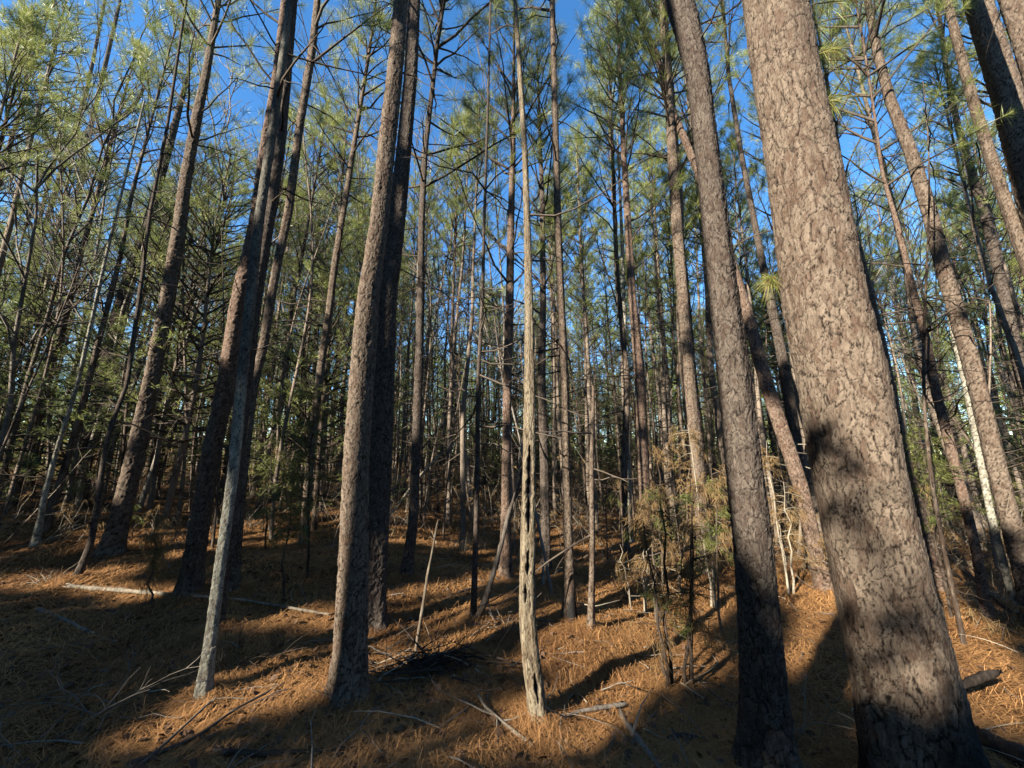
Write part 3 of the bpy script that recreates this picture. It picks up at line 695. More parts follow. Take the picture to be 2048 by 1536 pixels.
# thin bare stems of the thicket
def thin_variant(k, H_, D):
    rng = np.random.default_rng(1200+k); mb = MB(); z = np.concatenate([[-.2], np.linspace(0, H_, 22)]); p1, p2 = rng.uniform(0, 6, 2)
    ox, oy = .05*H_**.5*np.sin(z*.8+p1)+rng.normal(0, .07)*z, .05*H_**.5*np.sin(z*.7+p2)+rng.normal(0, .05)*z; ox -= ox[1]; oy -= oy[1]
    r = D/2*(1-.85*np.clip(z, 0, 99)/H_)+.002; tube(mb, np.stack([ox, oy, z], 1), r, 7, 0, (0, 1, 0))
    add_dead(mb, lambda q: np.array([np.interp(q, z, ox), np.interp(q, z, oy), q]), lambda q: np.interp(q, z, r), .3, H_*.97, int(9*H_), (.2, 1.0), rng, 1, (-.2, .9))
    return mb
THIN = []
for k, (h, d) in enumerate([(3.2, .025), (5, .04), (7, .055), (4.2, .03), (6, .045), (2.2, .02), (8.6, .065), (7.6, .05)]):
    mb = thin_variant(k, h, d); THIN.append(mb.mesh('stem', [M['trunk_far'], M['twig']]))
TL = {'left': 'thin bare twiggy sapling among the trunks at left', 'mid': 'thin bare twiggy sapling in the dense thicket straight ahead', 'right': 'thin bare twiggy sapling among the trunks at right'}
for x, y, az, r_ in wedge(7, 26, 175, .5, (-18, 38), power=.65)+wedge(7, 20, 50, .6, (-56, -18), power=.7)+wedge(6, 18, 16, .6, (38, 56), power=.7):
    k = int(rng.choice(8, p=[.08, .12, .16, .1, .14, .06, .18, .16])); s = rng.uniform(.8, 1.25); o = link('thicket_sapling', THIN[k], None, (x, y, float(g(x, y))))
    o.rotation_euler = (rng.normal(0, .06), rng.normal(0, .06), rng.uniform(0, 6.28)); o.scale = (s, s, s)
    tag(o, TL[region(az)], 'sapling', 'thin saplings, '+region(az))

# far woods: one mass nobody could count
def far_woods():
    rng = np.random.default_rng(77); tr = MB(); fo = MB()
    for q in range(860):
        az = math.radians(rng.uniform(-66, 66) if q < 520 else rng.uniform(66, 294)); r_ = rng.uniform(30, 75) if q < 520 else rng.uniform(40, 75)  # the later stems stand out of view, added to cut the sky light
        x, y = r_*math.sin(az), r_*math.cos(az); z0 = float(g(x, y)); H_ = rng.uniform(10, 15); cb = H_*rng.uniform(.35, .55)
        z = np.linspace(-.3, H_, 6)
        tube(tr, np.stack([x+rng.normal(0, .06, 6), y+rng.normal(0, .06, 6), z0+z], 1), .09*(1-.85*np.clip(z, 0, 99)/H_)+.01, 5, 0, (0, 1, 0))
        n = 130; t = rng.random(n)**.8; rad = 1.5*(1-t)**.6*rng.random(n)**.5+.15; a = rng.uniform(0, 2*PI, n)
        pos = np.stack([x+rad*np.cos(a), y+rad*np.sin(a), z0+cb+t*(H_-cb)], 1)
        needles(fo, pos, np.stack([np.cos(a), np.sin(a), np.full(n, .8)], 1), 8, (.28, .5), .03, (15, 80), .2, .1, rng, 1)
    n = 15000; az = np.radians(rng.uniform(-66, 66, n)); r_ = rng.uniform(24, 60, n); x, y = r_*np.sin(az), r_*np.cos(az)
    hh = rng.random(n)**1.4*4.4*(.5+.5*np.sin(az*9+r_*.4))+.1                      # undergrowth between the far stems
    needles(fo, np.stack([x, y, g(x, y)+hh], 1), rng.normal(0, 1, (n, 3))+[0, 0, .6], 8, (.25, .5), .03, (15, 80), .2, .1, rng, 2)
    n = 20000; az = np.radians(rng.uniform(0, 360, n)); r_ = rng.uniform(48, 105, n); x, y = r_*np.sin(az), r_*np.cos(az)
    needles(fo, np.stack([x, y, g(x, y)+rng.random(n)**1.1*9.5*(.75+.25*np.sin(az*23+r_*.2))], 1), rng.normal(0, 1, (n, 3))+[0, 0, .6], 9, (.7, 1.5), .17, (15, 80), .4, .1, rng, 1)
    for m_, f in ((tr, None),):
        V, f3, f4, _ = tr.arrays(); fo.add(V, f4, 0)
    o = link('far_woods', fo.mesh('far_woods', [M['trunk_far'], M['needle'], M['dry']], False))
    tag(o, 'distant mass of pine woods closing the view', 'woods', kind='stuff')
far_woods()

# ------------------------------------------------------------------ unseen stand behind the viewpoint, gapped to shape its shade and sun flecks
def line_pts(pts, n):
    P = np.array([hit(*p) for p in pts]); t = np.linspace(0, len(P)-1, n)
    return [np.array([np.interp(q, np.arange(len(P)), P[:, c]) for c in range(3)]) for q in t]
def stem_pts(i, px, n):
    """points on a near stem's surface at the traced pixels"""
    x, y = HERO_XY[i]; d0 = math.hypot(x, y); o_ = []
    for q in np.linspace(0, len(px)-1, n):
        X = np.interp(q, np.arange(len(px)), [p[0] for p in px]); Y = np.interp(q, np.arange(len(px)), [p[1] for p in px])
        d = ray(X, Y); o_.append(EYE+d*(d0/(d[0]*x+d[1]*y)*d0))
    return o_
LP = []                                                          # (points that the sun reaches, gap radius)
def sunny(P, r): LP.extend((p, r) for p in P)
sunny(line_pts([(425,1425),(560,1392),(690,1340)], 12), .13)
sunny(line_pts([(745,1345),(840,1316)], 5), .13)
sunny(line_pts([(760,1240),(880,1232),(985,1205)], 8), .12); sunny(line_pts([(800,1190),(960,1170)], 5), .10)
sunny(line_pts([(930,1302),(1045,1240)], 6), .12)
sunny(line_pts([(1085,1312),(1180,1290),(1375,1238)], 9), .10); sunny(line_pts([(1120,1262),(1300,1222)], 6), .10)
sunny(line_pts([(1200,1398),(1280,1352),(1400,1318)], 10), .20)
sunny(line_pts([(1890,1235),(1990,1390)], 7), .16); sunny(line_pts([(1960,1270),(2040,1400)], 6), .13)
sunny(line_pts([(1640,1205),(1592,1330)], 5), .11); sunny(line_pts([(1668,1215),(1660,1270)], 3), .10)
sunny(line_pts([(10,1160),(140,1172),(330,1186)], 7), .13)
sunny(line_pts([(560,1235),(660,1240)], 4), .12); sunny(line_pts([(900,1080),(1000,1120)], 4), .12); sunny(line_pts([(1200,1180),(1440,1165)], 6), .14)
sunny(stem_pts(0, [(1680,730),(1640,560),(1590,250),(1560,40)], 12), .24); sunny(stem_pts(0, [(1625,730),(1600,560),(1530,250),(1500,40)], 10), .22); sunny(stem_pts(0, [(1735,730),(1690,560),(1640,250),(1600,40)], 10), .20)
SOFT = [(p, .26) for x_ in (-70, 0, 70) for p in stem_pts(0, [(1790+x_,1300),(1715+x_,960),(1690+x_,780)], 12)]      # crowns thinned here so the shade line across the thickest trunk frays
sunny(stem_pts(1, [(1515,1050),(1490,850),(1465,600),(1425,300),(1400,120)], 12), .14)
sunny(stem_pts(2, [(676,1230),(684,1068),(692,918),(705,768)], 9), .14); sunny(stem_pts(2, [(712,768),(728,600),(752,430),(775,250)], 9), .17)
sunny(stem_pts(4, [(403,1390),(424,1260),(445,1080)], 7), .12)
sunny(stem_pts(17, [(1076,1430),(1058,1220),(1056,1050),(1060,768),(1056,500)], 14), .14)
sunny(stem_pts(19, [(1133,1240),(1130,1068),(1126,850)], 7), .11); sunny(stem_pts(18, [(1006,1150),(1006,900)], 5), .11)
sunny(stem_pts(26, [(2020,1030),(1975,860),(1900,600)], 7), .16)
sunny(stem_pts(28, [(1985,100),(2035,330)], 5), .3); sunny(stem_pts(7, [(330,600),(365,400),(400,230)], 6), .14); sunny(stem_pts(8, [(290,450),(360,220)], 4), .14)
sunny([EYE+ray(px, py)*4.4 for px, py in ((1600,900),(1620,1000),(1610,1100),(1830,900),(1850,960),(1360,1080),(1360,1180),(1380,1280),(1330,1050))], .22)
rl = np.random.default_rng(44)                                   # random gaps added so sun flecks reach the middle distance
for _ in range(420):
    az_ = math.radians(rl.uniform(-52, 54)); q_ = 7+14*rl.random(); x_, y_ = q_*math.sin(az_), q_*math.cos(az_)
    sunny([np.array([x_, y_, float(g(x_, y_))+5*rl.random()**1.5])], rl.uniform(.12, .34))
for _ in range(45):
    px_, py_ = rl.uniform(1240, 1660), rl.uniform(880, 1200); sunny([EYE+ray(px_, py_)*rl.uniform(4.2, 6.5)], .2)
LPP = np.array([p for p, _ in LP]); LPR = np.array([q for _, q in LP])
sh_h = SUN_TO[:2]/math.cos(SUN_EL); sh_p = np.array([sh_h[1], -sh_h[0]])
up_s = np.cross(SUN_TO, [sh_p[0], sh_p[1], 0]); up_s = up_s if up_s[2] > 0 else -up_s
LB = np.stack([LPP[:, :2]@sh_p, LPP@up_s, LPP@SUN_TO], 1)
SB = np.array([[p[:2]@sh_p, p@up_s, p@SUN_TO] for p, _ in SOFT])
def blocks(Q, r, pts=None):
    """which of the points Q (radius r) stand between the sun and a sunlit place"""
    q = np.stack([Q[:, :2]@sh_p, Q@up_s, Q@SUN_TO], 1); bad = np.zeros(len(Q), bool)
    for (b_, u_, s_), rr in (zip(LB, LPR) if pts is None else pts): bad |= ((q[:, 0]-b_)**2+(q[:, 1]-u_)**2 < (rr+r)**2) & (q[:, 2] > s_)
    return bad
DBG = []; CL_ = []
def shade_woods():
    rng = np.random.default_rng(5); fo = MB(); pl = []; nt_ = 0
    cand = [(a_, b_) for a_ in np.arange(5.5, 25, 1.9) for b_ in np.arange(-17, 22, 2.0)]; rng.shuffle(cand)
    for hi, off, L_, rs_ in ((1, -.078, 6.2, .095), (2, .115, 5.6, .085), (3, .01, 7.0, .13), (8, .03, 6, .10)):   # stems added so their long shadows stripe the nearest trunks
        xh, yh = HERO_XY[hi]; cand.insert(0, (None, (xh+math.cos(SUN_AZ)*off+L_*sh_h[0], yh-math.sin(SUN_AZ)*off+L_*sh_h[1], rs_)))
    for a_, b_ in cand:
        if a_ is None: x, y, r0 = b_
        else:
            if b_ > 5 and rng.random() < .35: continue
            a_ += rng.uniform(-.6, .6); b_ += rng.uniform(-.6, .6); r0 = rng.uniform(.05, .10)
            x, y = sh_h[0]*a_+sh_p[0]*b_, 1+sh_h[1]*a_+sh_p[1]*b_
            if y > -.9 and abs(math.degrees(math.atan2(x, y))) < 68: continue
            if math.hypot(x, y) < 2.4 or not free(x, y, 1.0, placed+pl): continue
        H_ = rng.uniform(8.2, 11.4) if a_ is not None else 12; cb = H_*rng.uniform(.30, .44); z0 = float(g(x, y)); z = np.linspace(-.2, H_, 12)
        P = np.stack([np.full(12, x), np.full(12, y), z0+z], 1)
        if a_ is not None:
            zz = np.linspace(0, H_*.9, 120); bl = blocks(np.stack([np.full(120, x), np.full(120, y), z0+zz], 1), r0*.8)
            if bl.sum() > 0 and rng.random() < .93: r0 = 0
        pl.append((x, y))
        if r0: tube(fo, P, r0*(1-.85*np.clip(z, 0, 99)/H_)+.008, 7, 0, (0, 1, 0))
        n = 520; t = rng.random(n)**.85; rad = 1.75*(1-t)**.6*rng.random(n)**.5+.1; az = rng.uniform(0, 2*PI, n)
        pos = np.stack([x+rad*np.cos(az), y+rad*np.sin(az), z0+cb+t*(H_-cb)], 1); ok = ~(blocks(pos, .075) | (blocks(pos, .0, [(v, .28) for v in SB]) & (rng.random(n) < .74)))  # crown clumps dropped where they would block chosen sunlit spots
        pos, az = pos[ok], az[ok]
        CL_.append(pos)
        if len(pos): needles(fo, pos, np.stack([np.cos(az), np.sin(az), np.full(len(az), .8)], 1), 11, (.14, .27), .034, (10, 85), .10, .1, rng, 1)
    o = link('shade_woods', fo.mesh('shade_woods', [M['trunk_far'], M['needle']], False)); DBG.append(pl); tag(o, 'unseen mass of pine woods behind the viewpoint, gapped to shade the forest floor', 'woods', kind='stuff')
shade_woods()

# ------------------------------------------------------------------ understory
def cedar(name, label, base, top, rad, seed, matn='cedar', dist=None, cat='sapling', full=1.0, droop=.35, stems=1, dry=.25, low=.15, group=None):
    rng = np.random.default_rng(900+seed)
    B = hit(*base); d0 = math.hypot(B[0], B[1])
    if dist: u = unit(B[:2]); B = np.array([u[0]*dist, u[1]*dist, 0]); B[2] = g(B[0], B[1]); d0 = dist
    d = ray(*top); t = d0/(d[:2]@(B[:2]/d0)); T = EYE+d*t
    st = MB(); gp = []; gd = []; dp = []; dd_ = []
    Hh = T[2]-B[2]
    for s_ in range(stems):
        off = rng.normal(0, .07*(stems > 1), 2); P = np.linspace(B, T, 9); P[:, :2] += off*np.linspace(1, 2.5, 9)[:, None]+rng.normal(0, .015, (9, 2))
        hs = 1 if s_ == 0 else rng.uniform(.45, .9); P[:, 2] = B[2]+(P[:, 2]-B[2])*hs; P[0, 2] -= .15
        tube(st, P-B, np.linspace(.007+.0045*Hh, .003, 9), 7)
        nb = int(22*Hh*full/stems**.5)
        for _ in range(nb):
            f = rng.uniform(low, 1); i = min(7, int(f*8)); p = P[i]+(P[i+1]-P[i])*(f*8-i)
            az = rng.uniform(0, 2*PI); L = rad*(1.05-f*.75)*rng.uniform(.5, 1.15)
            dr = unit(np.array([math.cos(az), math.sin(az), rng.uniform(-.1, .6)]))
            Q = curve(p, dr, L, 6, (0, 0, -droop*rng.uniform(.4, 1.3)), .1, rng)
            tube(st, Q-B, np.linspace(.005, .002, 6), 3)
            isdry = rng.random() < dry
            for q in range(2, 6):
                for _k in range(2):
                    pp = Q[q]+rng.normal(0, .03, 3); e = unit(unit(Q[q]-Q[q-1])+rng.normal(0, .6, 3)+np.array([0, 0, -.35-.9*isdry]))
                    (dp if isdry else gp).append(pp-B); (dd_ if isdry else gd).append(e)
    root = empty(name, B, label, cat, group)
    link('stem', st.mesh('stem', [M['twig' if matn != 'dry' else 'dead_wood']]), root)
    fo = MB()
    if gp: needles(fo, gp, gd, 12, (.03, .08), .0042, (5, 60), .09, .15, rng, 0)
    if dp: needles(fo, dp, dd_, 6, (.05, .14), .0035, (8, 55), .05, .3, rng, 1)
    link('foliage', fo.mesh('foliage', [M[matn], M['dry']], False), root)
    return root
cedar('cedar_sapling', 'green cedar sapling left of the tall straight pine pair', (612,1165), (625,775), .62, 1, dry=.12, low=.35)
cedar('cedar_sapling', 'smaller drooping cedar sapling in front of the larger green cedar', (566,1195), (590,930), .45, 2, dry=.3, low=.4)
cedar('cedar_sapling', 'bright yellow green cedar sapling lit beside the thickest trunk', (1905,1235), (1835,850), .70, 3, dry=.1, low=.45, full=.8)
cedar('cedar_sapling', 'tan brown wispy clump of several thin stems in front of the half shadowed pine', (1368,1375), (1352,900), .50, 4, stems=6, dry=.65, low=.35, full=.6)
cedar('cedar_sapling', 'rusty drooping sapling right of the thin tan stem', (1312,1245), (1300,985), .60, 5, dry=.75, low=.4)
cedar('cedar_sapling', 'sparse cedar sapling in the sun behind the tan wispy clump', (1440,1268), (1425,935), .55, 6, dry=.45, low=.35, full=.7)
cedar('cedar_sapling', 'short dry sapling with tan needles left of the scaly barked pine', (298,1215), (318,1030), .18, 7, dry=.9, low=.2, full=1.2)
cedar('cedar_sapling', 'dark green low cedar under the stout leaning pine', (268,1075), (262,1015), .5, 8, dry=.0, low=.5)
cedar('dead_brush', 'tan dead brush between the half shadowed pine and the thickest trunk', (1590,1190), (1560,880), .55, 9, 'dry', dry=.6, low=.25, stems=3, full=.55, cat='brush')
cedar('dead_brush', 'straw draped dead brush behind the tan stem at right of the half shadowed pine', (1660,1190), (1640,905), .5, 10, 'dry', dry=.8, low=.2, stems=2, full=.55, cat='brush')
cedar('dead_brush', 'tangle of tan dead branches behind the rusty sapling', (1340,1175), (1345,900), .8, 11, 'dry', dry=.5, low=.3, stems=3, full=.4, cat='brush')
cedar('dead_brush', 'tall wispy tan sapling skeleton left of the half shadowed pine', (1435,1215), (1405,850), .6, 15, 'dry', dry=.55, low=.3, stems=2, full=.6, cat='brush')
cedar('dead_brush', 'low tan twig tangle at the foot of the rusty drooping sapling', (1275,1215), (1265,1040), .6, 16, 'dry', dry=.5, low=.2, stems=4, full=.5, cat='brush')
cedar('cedar_sapling', 'shaded cedar sapling beyond the scorched pine', (1215,1130), (1210,890), .6, 12, dry=.3, low=.3, full=.7)
cedar('cedar_sapling', 'dark cedar among the pale stems at the right edge', (2015,1180), (1985,930), .7, 13, dry=.15, low=.3, full=.7)
cedar('cedar_sapling', 'green cedar behind the slender pine right of the whitish pine', (530,1100), (545,880), .7, 14, dry=.1, low=.3, full=.9)

# ------------------------------------------------------------------ sticks, poles, fallen stems
def stick(name, label, pts, r0, r1, m='grey_wood', k=8, cat='stick', forks=(), seed=1, lean=False, group=None):
    """pts: (px, py, height above the floor); a leaning stick keeps its foot's distance"""
    rng = np.random.default_rng(seed); P = []
    if lean:
        B = hit(pts[0][0], pts[0][1]); d0 = math.hypot(B[0], B[1]); n = B[:2]/d0
        for q, p in enumerate(pts):
            d = ray(p[0], p[1]); dq = d0+(p[2] if len(p) > 2 else 0); P.append(EYE+d*(dq/(d[:2]@n)))
        P[0] = B-np.array([0, 0, .03])
    else:
        for px, py, h in pts: P.append(hit(px, py, h*.55))
    P = np.array(P); s = np.concatenate([[0], np.cumsum(np.linalg.norm(np.diff(P, axis=0), axis=1))])
    n_ = max(8, int(s[-1]/.03)); t = np.linspace(0, s[-1], n_)
    Q = np.stack([smooth(np.interp(t, s, P[:, c]), 5) for c in range(3)], 1)
    mb = MB(); rr = np.linspace(r0, r1, n_)*(1+.10*np.sin(t*17+seed)+.07*np.sin(t*41))
    V, Fq = tube_arrays(Q, rr, k); jit = rng.normal(0, 1, (n_, k, 1))*.6+rng.normal(0, 1, (n_, 1, 1))*.5+np.sin(np.arange(n_)[:, None, None]*.31+np.arange(k)[None, :, None]*2.1+seed)*.7
    V = (Q[:, None]+(V.reshape(n_, k, 3)-Q[:, None])*(1+.10*jit)); V[0] = Q[0]+(V[0]-Q[0])*.8+rng.normal(0, r0*.4, (k, 3)); V[-1] = Q[-1]+(V[-1]-Q[-1])*.6+rng.normal(0, r1*.5, (k, 3)); V = V.reshape(-1, 3); mb.add(V-Q[0], Fq)
    for e in (0, n_-1):
        b = e*k; mb.add(np.vstack([V[b:b+k], Q[e]])-Q[0], [[i, (i+1) % k, k] for i in range(k)])
    for (f, dx, dy, dz, L) in forks:
        i = int(f*(n_-1)); W = curve(Q[i], unit((dx, dy, dz)), L, 6, rng.normal(0, .15, 3), .12, rng); tube(mb, W-Q[0], np.linspace(rr[i]*.6, .0015, 6), 5)
    o = link(name, mb.mesh(name, [M[m]]), loc=Q[0]); return tag(o, label, cat, group)
stick('fallen_log', 'pale fallen log lying across the floor at left, sunlit at its thick end', [(132,1172,.03),(250,1181,.06),(330,1188,.07),(480,1199,.06),(660,1229,.03)], .026, .011, 'dead_wood', 10, 'log', seed=2)
stick('leaning_pole', 'grey dead pole leaning left of the hollow snag', [(944,1250),(970,1203),(995,1118),(1020,1018),(1036,975),(1052,925)], .034, .012, 'grey_wood', 10, 'pole', lean=True, seed=3, forks=[(.75, .5, 0, 1, .5), (.9, -.3, .2, 1, .4)])
stick('leaning_pole', 'thin pale straight pole standing in debris right of the tall straight pair', [(829,1308),(842,1235),(855,1150),(867,1090),(876,1040)], .014, .008, 'dead_wood', 8, 'pole', lean=True, seed=4)
stick('leaning_pole', 'upper of two dead poles slanting behind the slim dark pine', [(772,1020),(800,955,.3),(850,890,.8),(930,800,1.6),(985,738,2.2)], .030, .014, 'grey_wood', 8, 'pole', lean=True, seed=5)
stick('leaning_pole', 'lower of two dead poles slanting behind the slim dark pine', [(765,1048),(845,945,.6),(920,870,1.2),(1000,795,2.0),(1050,760,2.6)], .030, .014, 'dead_wood', 8, 'pole', lean=True, seed=6)
stick('leaning_pole', 'dark dead pole slanting up across the centre toward the pine tops', [(1105,1190),(1075,1040,.3),(1040,880,.6),(1010,760,.9)], .022, .010, 'grey_wood', 8, 'pole', lean=True, seed=36)
stick('fallen_pole', 'dark dead pole slanting down between the thin stems at the right edge', [(1880,1095,.62),(1955,1165,.5),(2010,1215,.3),(2090,1262,.05)], .030, .022, 'dark_wood', 8, 'pole', seed=7)
stick('fallen_branch', 'dark broken branch lying below the hollow snag on the right', [(1105,1440,.03),(1160,1422,.05),(1250,1408,.09)], .010, .015, 'grey_wood', 8, 'branch', seed=8, forks=[(.3, -.2, -.5, .2, .35)])
stick('fallen_branch', 'grey branch half buried in straw right of the hollow snag, lower of two', [(1240,1428,.02),(1275,1480,.03),(1320,1536,.02)], .022, .016, 'grey_wood', 8, 'branch', seed=9)
stick('fallen_branch', 'short mossy grey branch on shaded straw left of the half shadowed pine', [(1338,1478,.02),(1362,1468,.04),(1395,1478,.02)], .020, .014, 'grey_wood', 8, 'branch', seed=10)
stick('fallen_branch', 'bleached forked branch lying left of the foot of the hollow snag', [(955,1385,.10),(970,1415,.06),(1000,1440,.04),(1030,1465,.03),(1065,1492,.02)], .008, .014, 'dead_wood', 7, 'branch', seed=11, forks=[(.4, -.7, .1, .15, .35), (.55, .7, .2, .1, .3), (.5, 0, -.6, .05, .4)])
stick('fallen_branch', 'thin grey branch lying in the dark hollow at left', [(75,1218,.03),(130,1240,.03),(180,1265,.03),(232,1285,.02)], .020, .012, 'grey_wood', 8, 'branch', seed=12)
stick('fallen_branch', 'long thin dark branch slanting over the sunlit straw at left', [(275,1536,.03),(340,1478,.06),(405,1418,.10),(430,1395,.12)], .010, .006, 'twig', 7, 'branch', seed=13)
stick('fallen_branch', 'long grey branch at the lower left below the sunlit strip', [(250,1532,.02),(320,1505,.05),(400,1470,.05),(470,1418,.06),(570,1365,.04)], .012, .006, 'grey_wood', 7, 'branch', seed=14)
stick('fallen_branch', 'dark rotten branch along the bottom edge left of centre', [(425,1502,.03),(520,1508,.05),(640,1502,.04),(720,1496,.02)], .016, .010, 'twig', 8, 'branch', seed=15)
stick('broken_stub', 'charred stub jutting out right of the foot of the thickest trunk', [(1905,1380,.24),(1945,1362,.31),(1985,1346,.36),(2000,1345,.36)], .028, .026, 'dark_wood', 10, 'stub', seed=16)
stick('fallen_log', 'dark fallen log in the lower right corner', [(1950,1470,.03),(2010,1500,.04),(2120,1560,.03)], .07, .06, 'dark_wood', 10, 'log', seed=17)
stick('fallen_branch', 'thin pale twig pair lying below the tan wispy clump', [(1362,1365,.04),(1400,1392,.05),(1432,1410,.03)], .006, .004, 'dead_wood', 6, 'branch', seed=18, forks=[(.2, .9, .3, .1, .5)])
stick('fallen_branch', 'thin grey branch crossing the straw left of the half shadowed pine', [(1385,1355,.04),(1425,1385,.05),(1470,1420,.04)], .006, .004, 'grey_wood', 6, 'branch', seed=19)
stick('fallen_branch', 'curved pale branch under the thin tan stem in the centre', [(1150,1205,.25),(1190,1213,.28),(1240,1200,.36)], .007, .004, 'dead_wood', 6, 'branch', seed=20)
stick('fallen_branch', 'grey branch lying across the straw behind the hollow snag', [(985,1170,.03),(930,1180,.04),(880,1205,.03)], .018, .010, 'grey_wood', 7, 'branch', seed=21)
stick('fallen_branch', 'pale slanted stake left of the debris heap', [(752,1337,.05),(800,1325,.05),(840,1322,.04)], .007, .005, 'dead_wood', 7, 'branch', seed=22)
stick('fallen_branch', 'grey stick lying on straw below the debris heap', [(810,1408,.02),(870,1404,.03),(930,1402,.02)], .010, .006, 'grey_wood', 7, 'branch', seed=23)
stick('tree_stump', 'splintered pale stump right of the dark pine behind the snag', [(1086,1172,.0),(1087,1150,.20),(1086,1126,.42)], .035, .010, 'dead_wood', 9, 'stump', seed=24)

def twig_plant(label, base, spread, seed, m='dead_wood', n=7, L=(.25, .6), flat=.3):
    rng = np.random.default_rng(seed); B = hit(*base); mb = MB()
    for _ in range(n):
        a = rng.uniform(0, 2*PI); P = curve((rng.normal(0, .04), rng.normal(0, .04), -.02), unit((math.cos(a)*spread, math.sin(a)*spread*.6, flat+rng.random())), rng.uniform(*L), 7, (rng.normal(0, .2), rng.normal(0, .2), -.25), .12, rng)
        tube(mb, P, np.linspace(.0032, .0012, 7), 5)
        for _q in range(3):
            i = int(rng.integers(2, 6)); tube(mb, curve(P[i], unit(unit(P[i]-P[i-1])+rng.normal(0, .6, 3)), rng.uniform(.08, .25), 4, (0, 0, -.1), .15, rng), np.linspace(.003, .0012, 4), 4)
    o = link('dead_shrub', mb.mesh('dead_shrub', [M[m]]), loc=B); tag(o, label, 'dead shrub')
twig_plant('pale branching dead twigs sprawling on the dark floor at left', (235,1418), 1.2, 41, 'grey_wood', n=6, L=(.3, .65))
twig_plant('bare twiggy shrub sprouting right of the whitish pine', (455,1355), 1.0, 42, 'twig', n=6, L=(.3, .6))
twig_plant('grey bare shrub by the foot of the leaning grey pole', (1003,1262), 1.0, 43, 'grey_wood', n=12, L=(.2, .5))
twig_plant('thin twigs standing in the sun at the left end of the fallen log', (95,1170), .8, 44, n=5, L=(.2, .45))
twig_plant('low dead twigs in front of the tall straight pine pair', (720,1430), .9, 45, 'grey_wood', n=6, L=(.15, .35))
twig_plant('bare sprigs at the right foot of the half shadowed pine', (1610,1480), .6, 46, 'dead_wood', n=6, L=(.2, .5))
twig_plant('curved dry stems in the bottom left corner', (70,1500), 1.1, 47, 'grey_wood', n=5, L=(.35, .8))
def debris():
    rng = np.random.default_rng(61); B = hit(845,1335); root = empty('debris_heap', B, 'dark heap of bark and broken twigs in the centre left foreground', 'debris heap')
    mb = MB()
    for _ in range(150):
        a = rng.uniform(0, 2*PI); p = np.array([rng.normal(0, .26), rng.normal(0, .09), rng.uniform(0, .07)])
        tube(mb, curve(p, unit((math.cos(a), math.sin(a)*.6, rng.normal(.1, .25))), rng.uniform(.08, .4), 4, rng.normal(0, .2, 3), .1, rng), np.linspace(rng.uniform(.003, .009), .002, 4), 5, int(rng.random() < .12))
    link('twig_tangle', mb.mesh('twig_tangle', [M['dark_wood'], M['dead_wood']]), root)
debris()

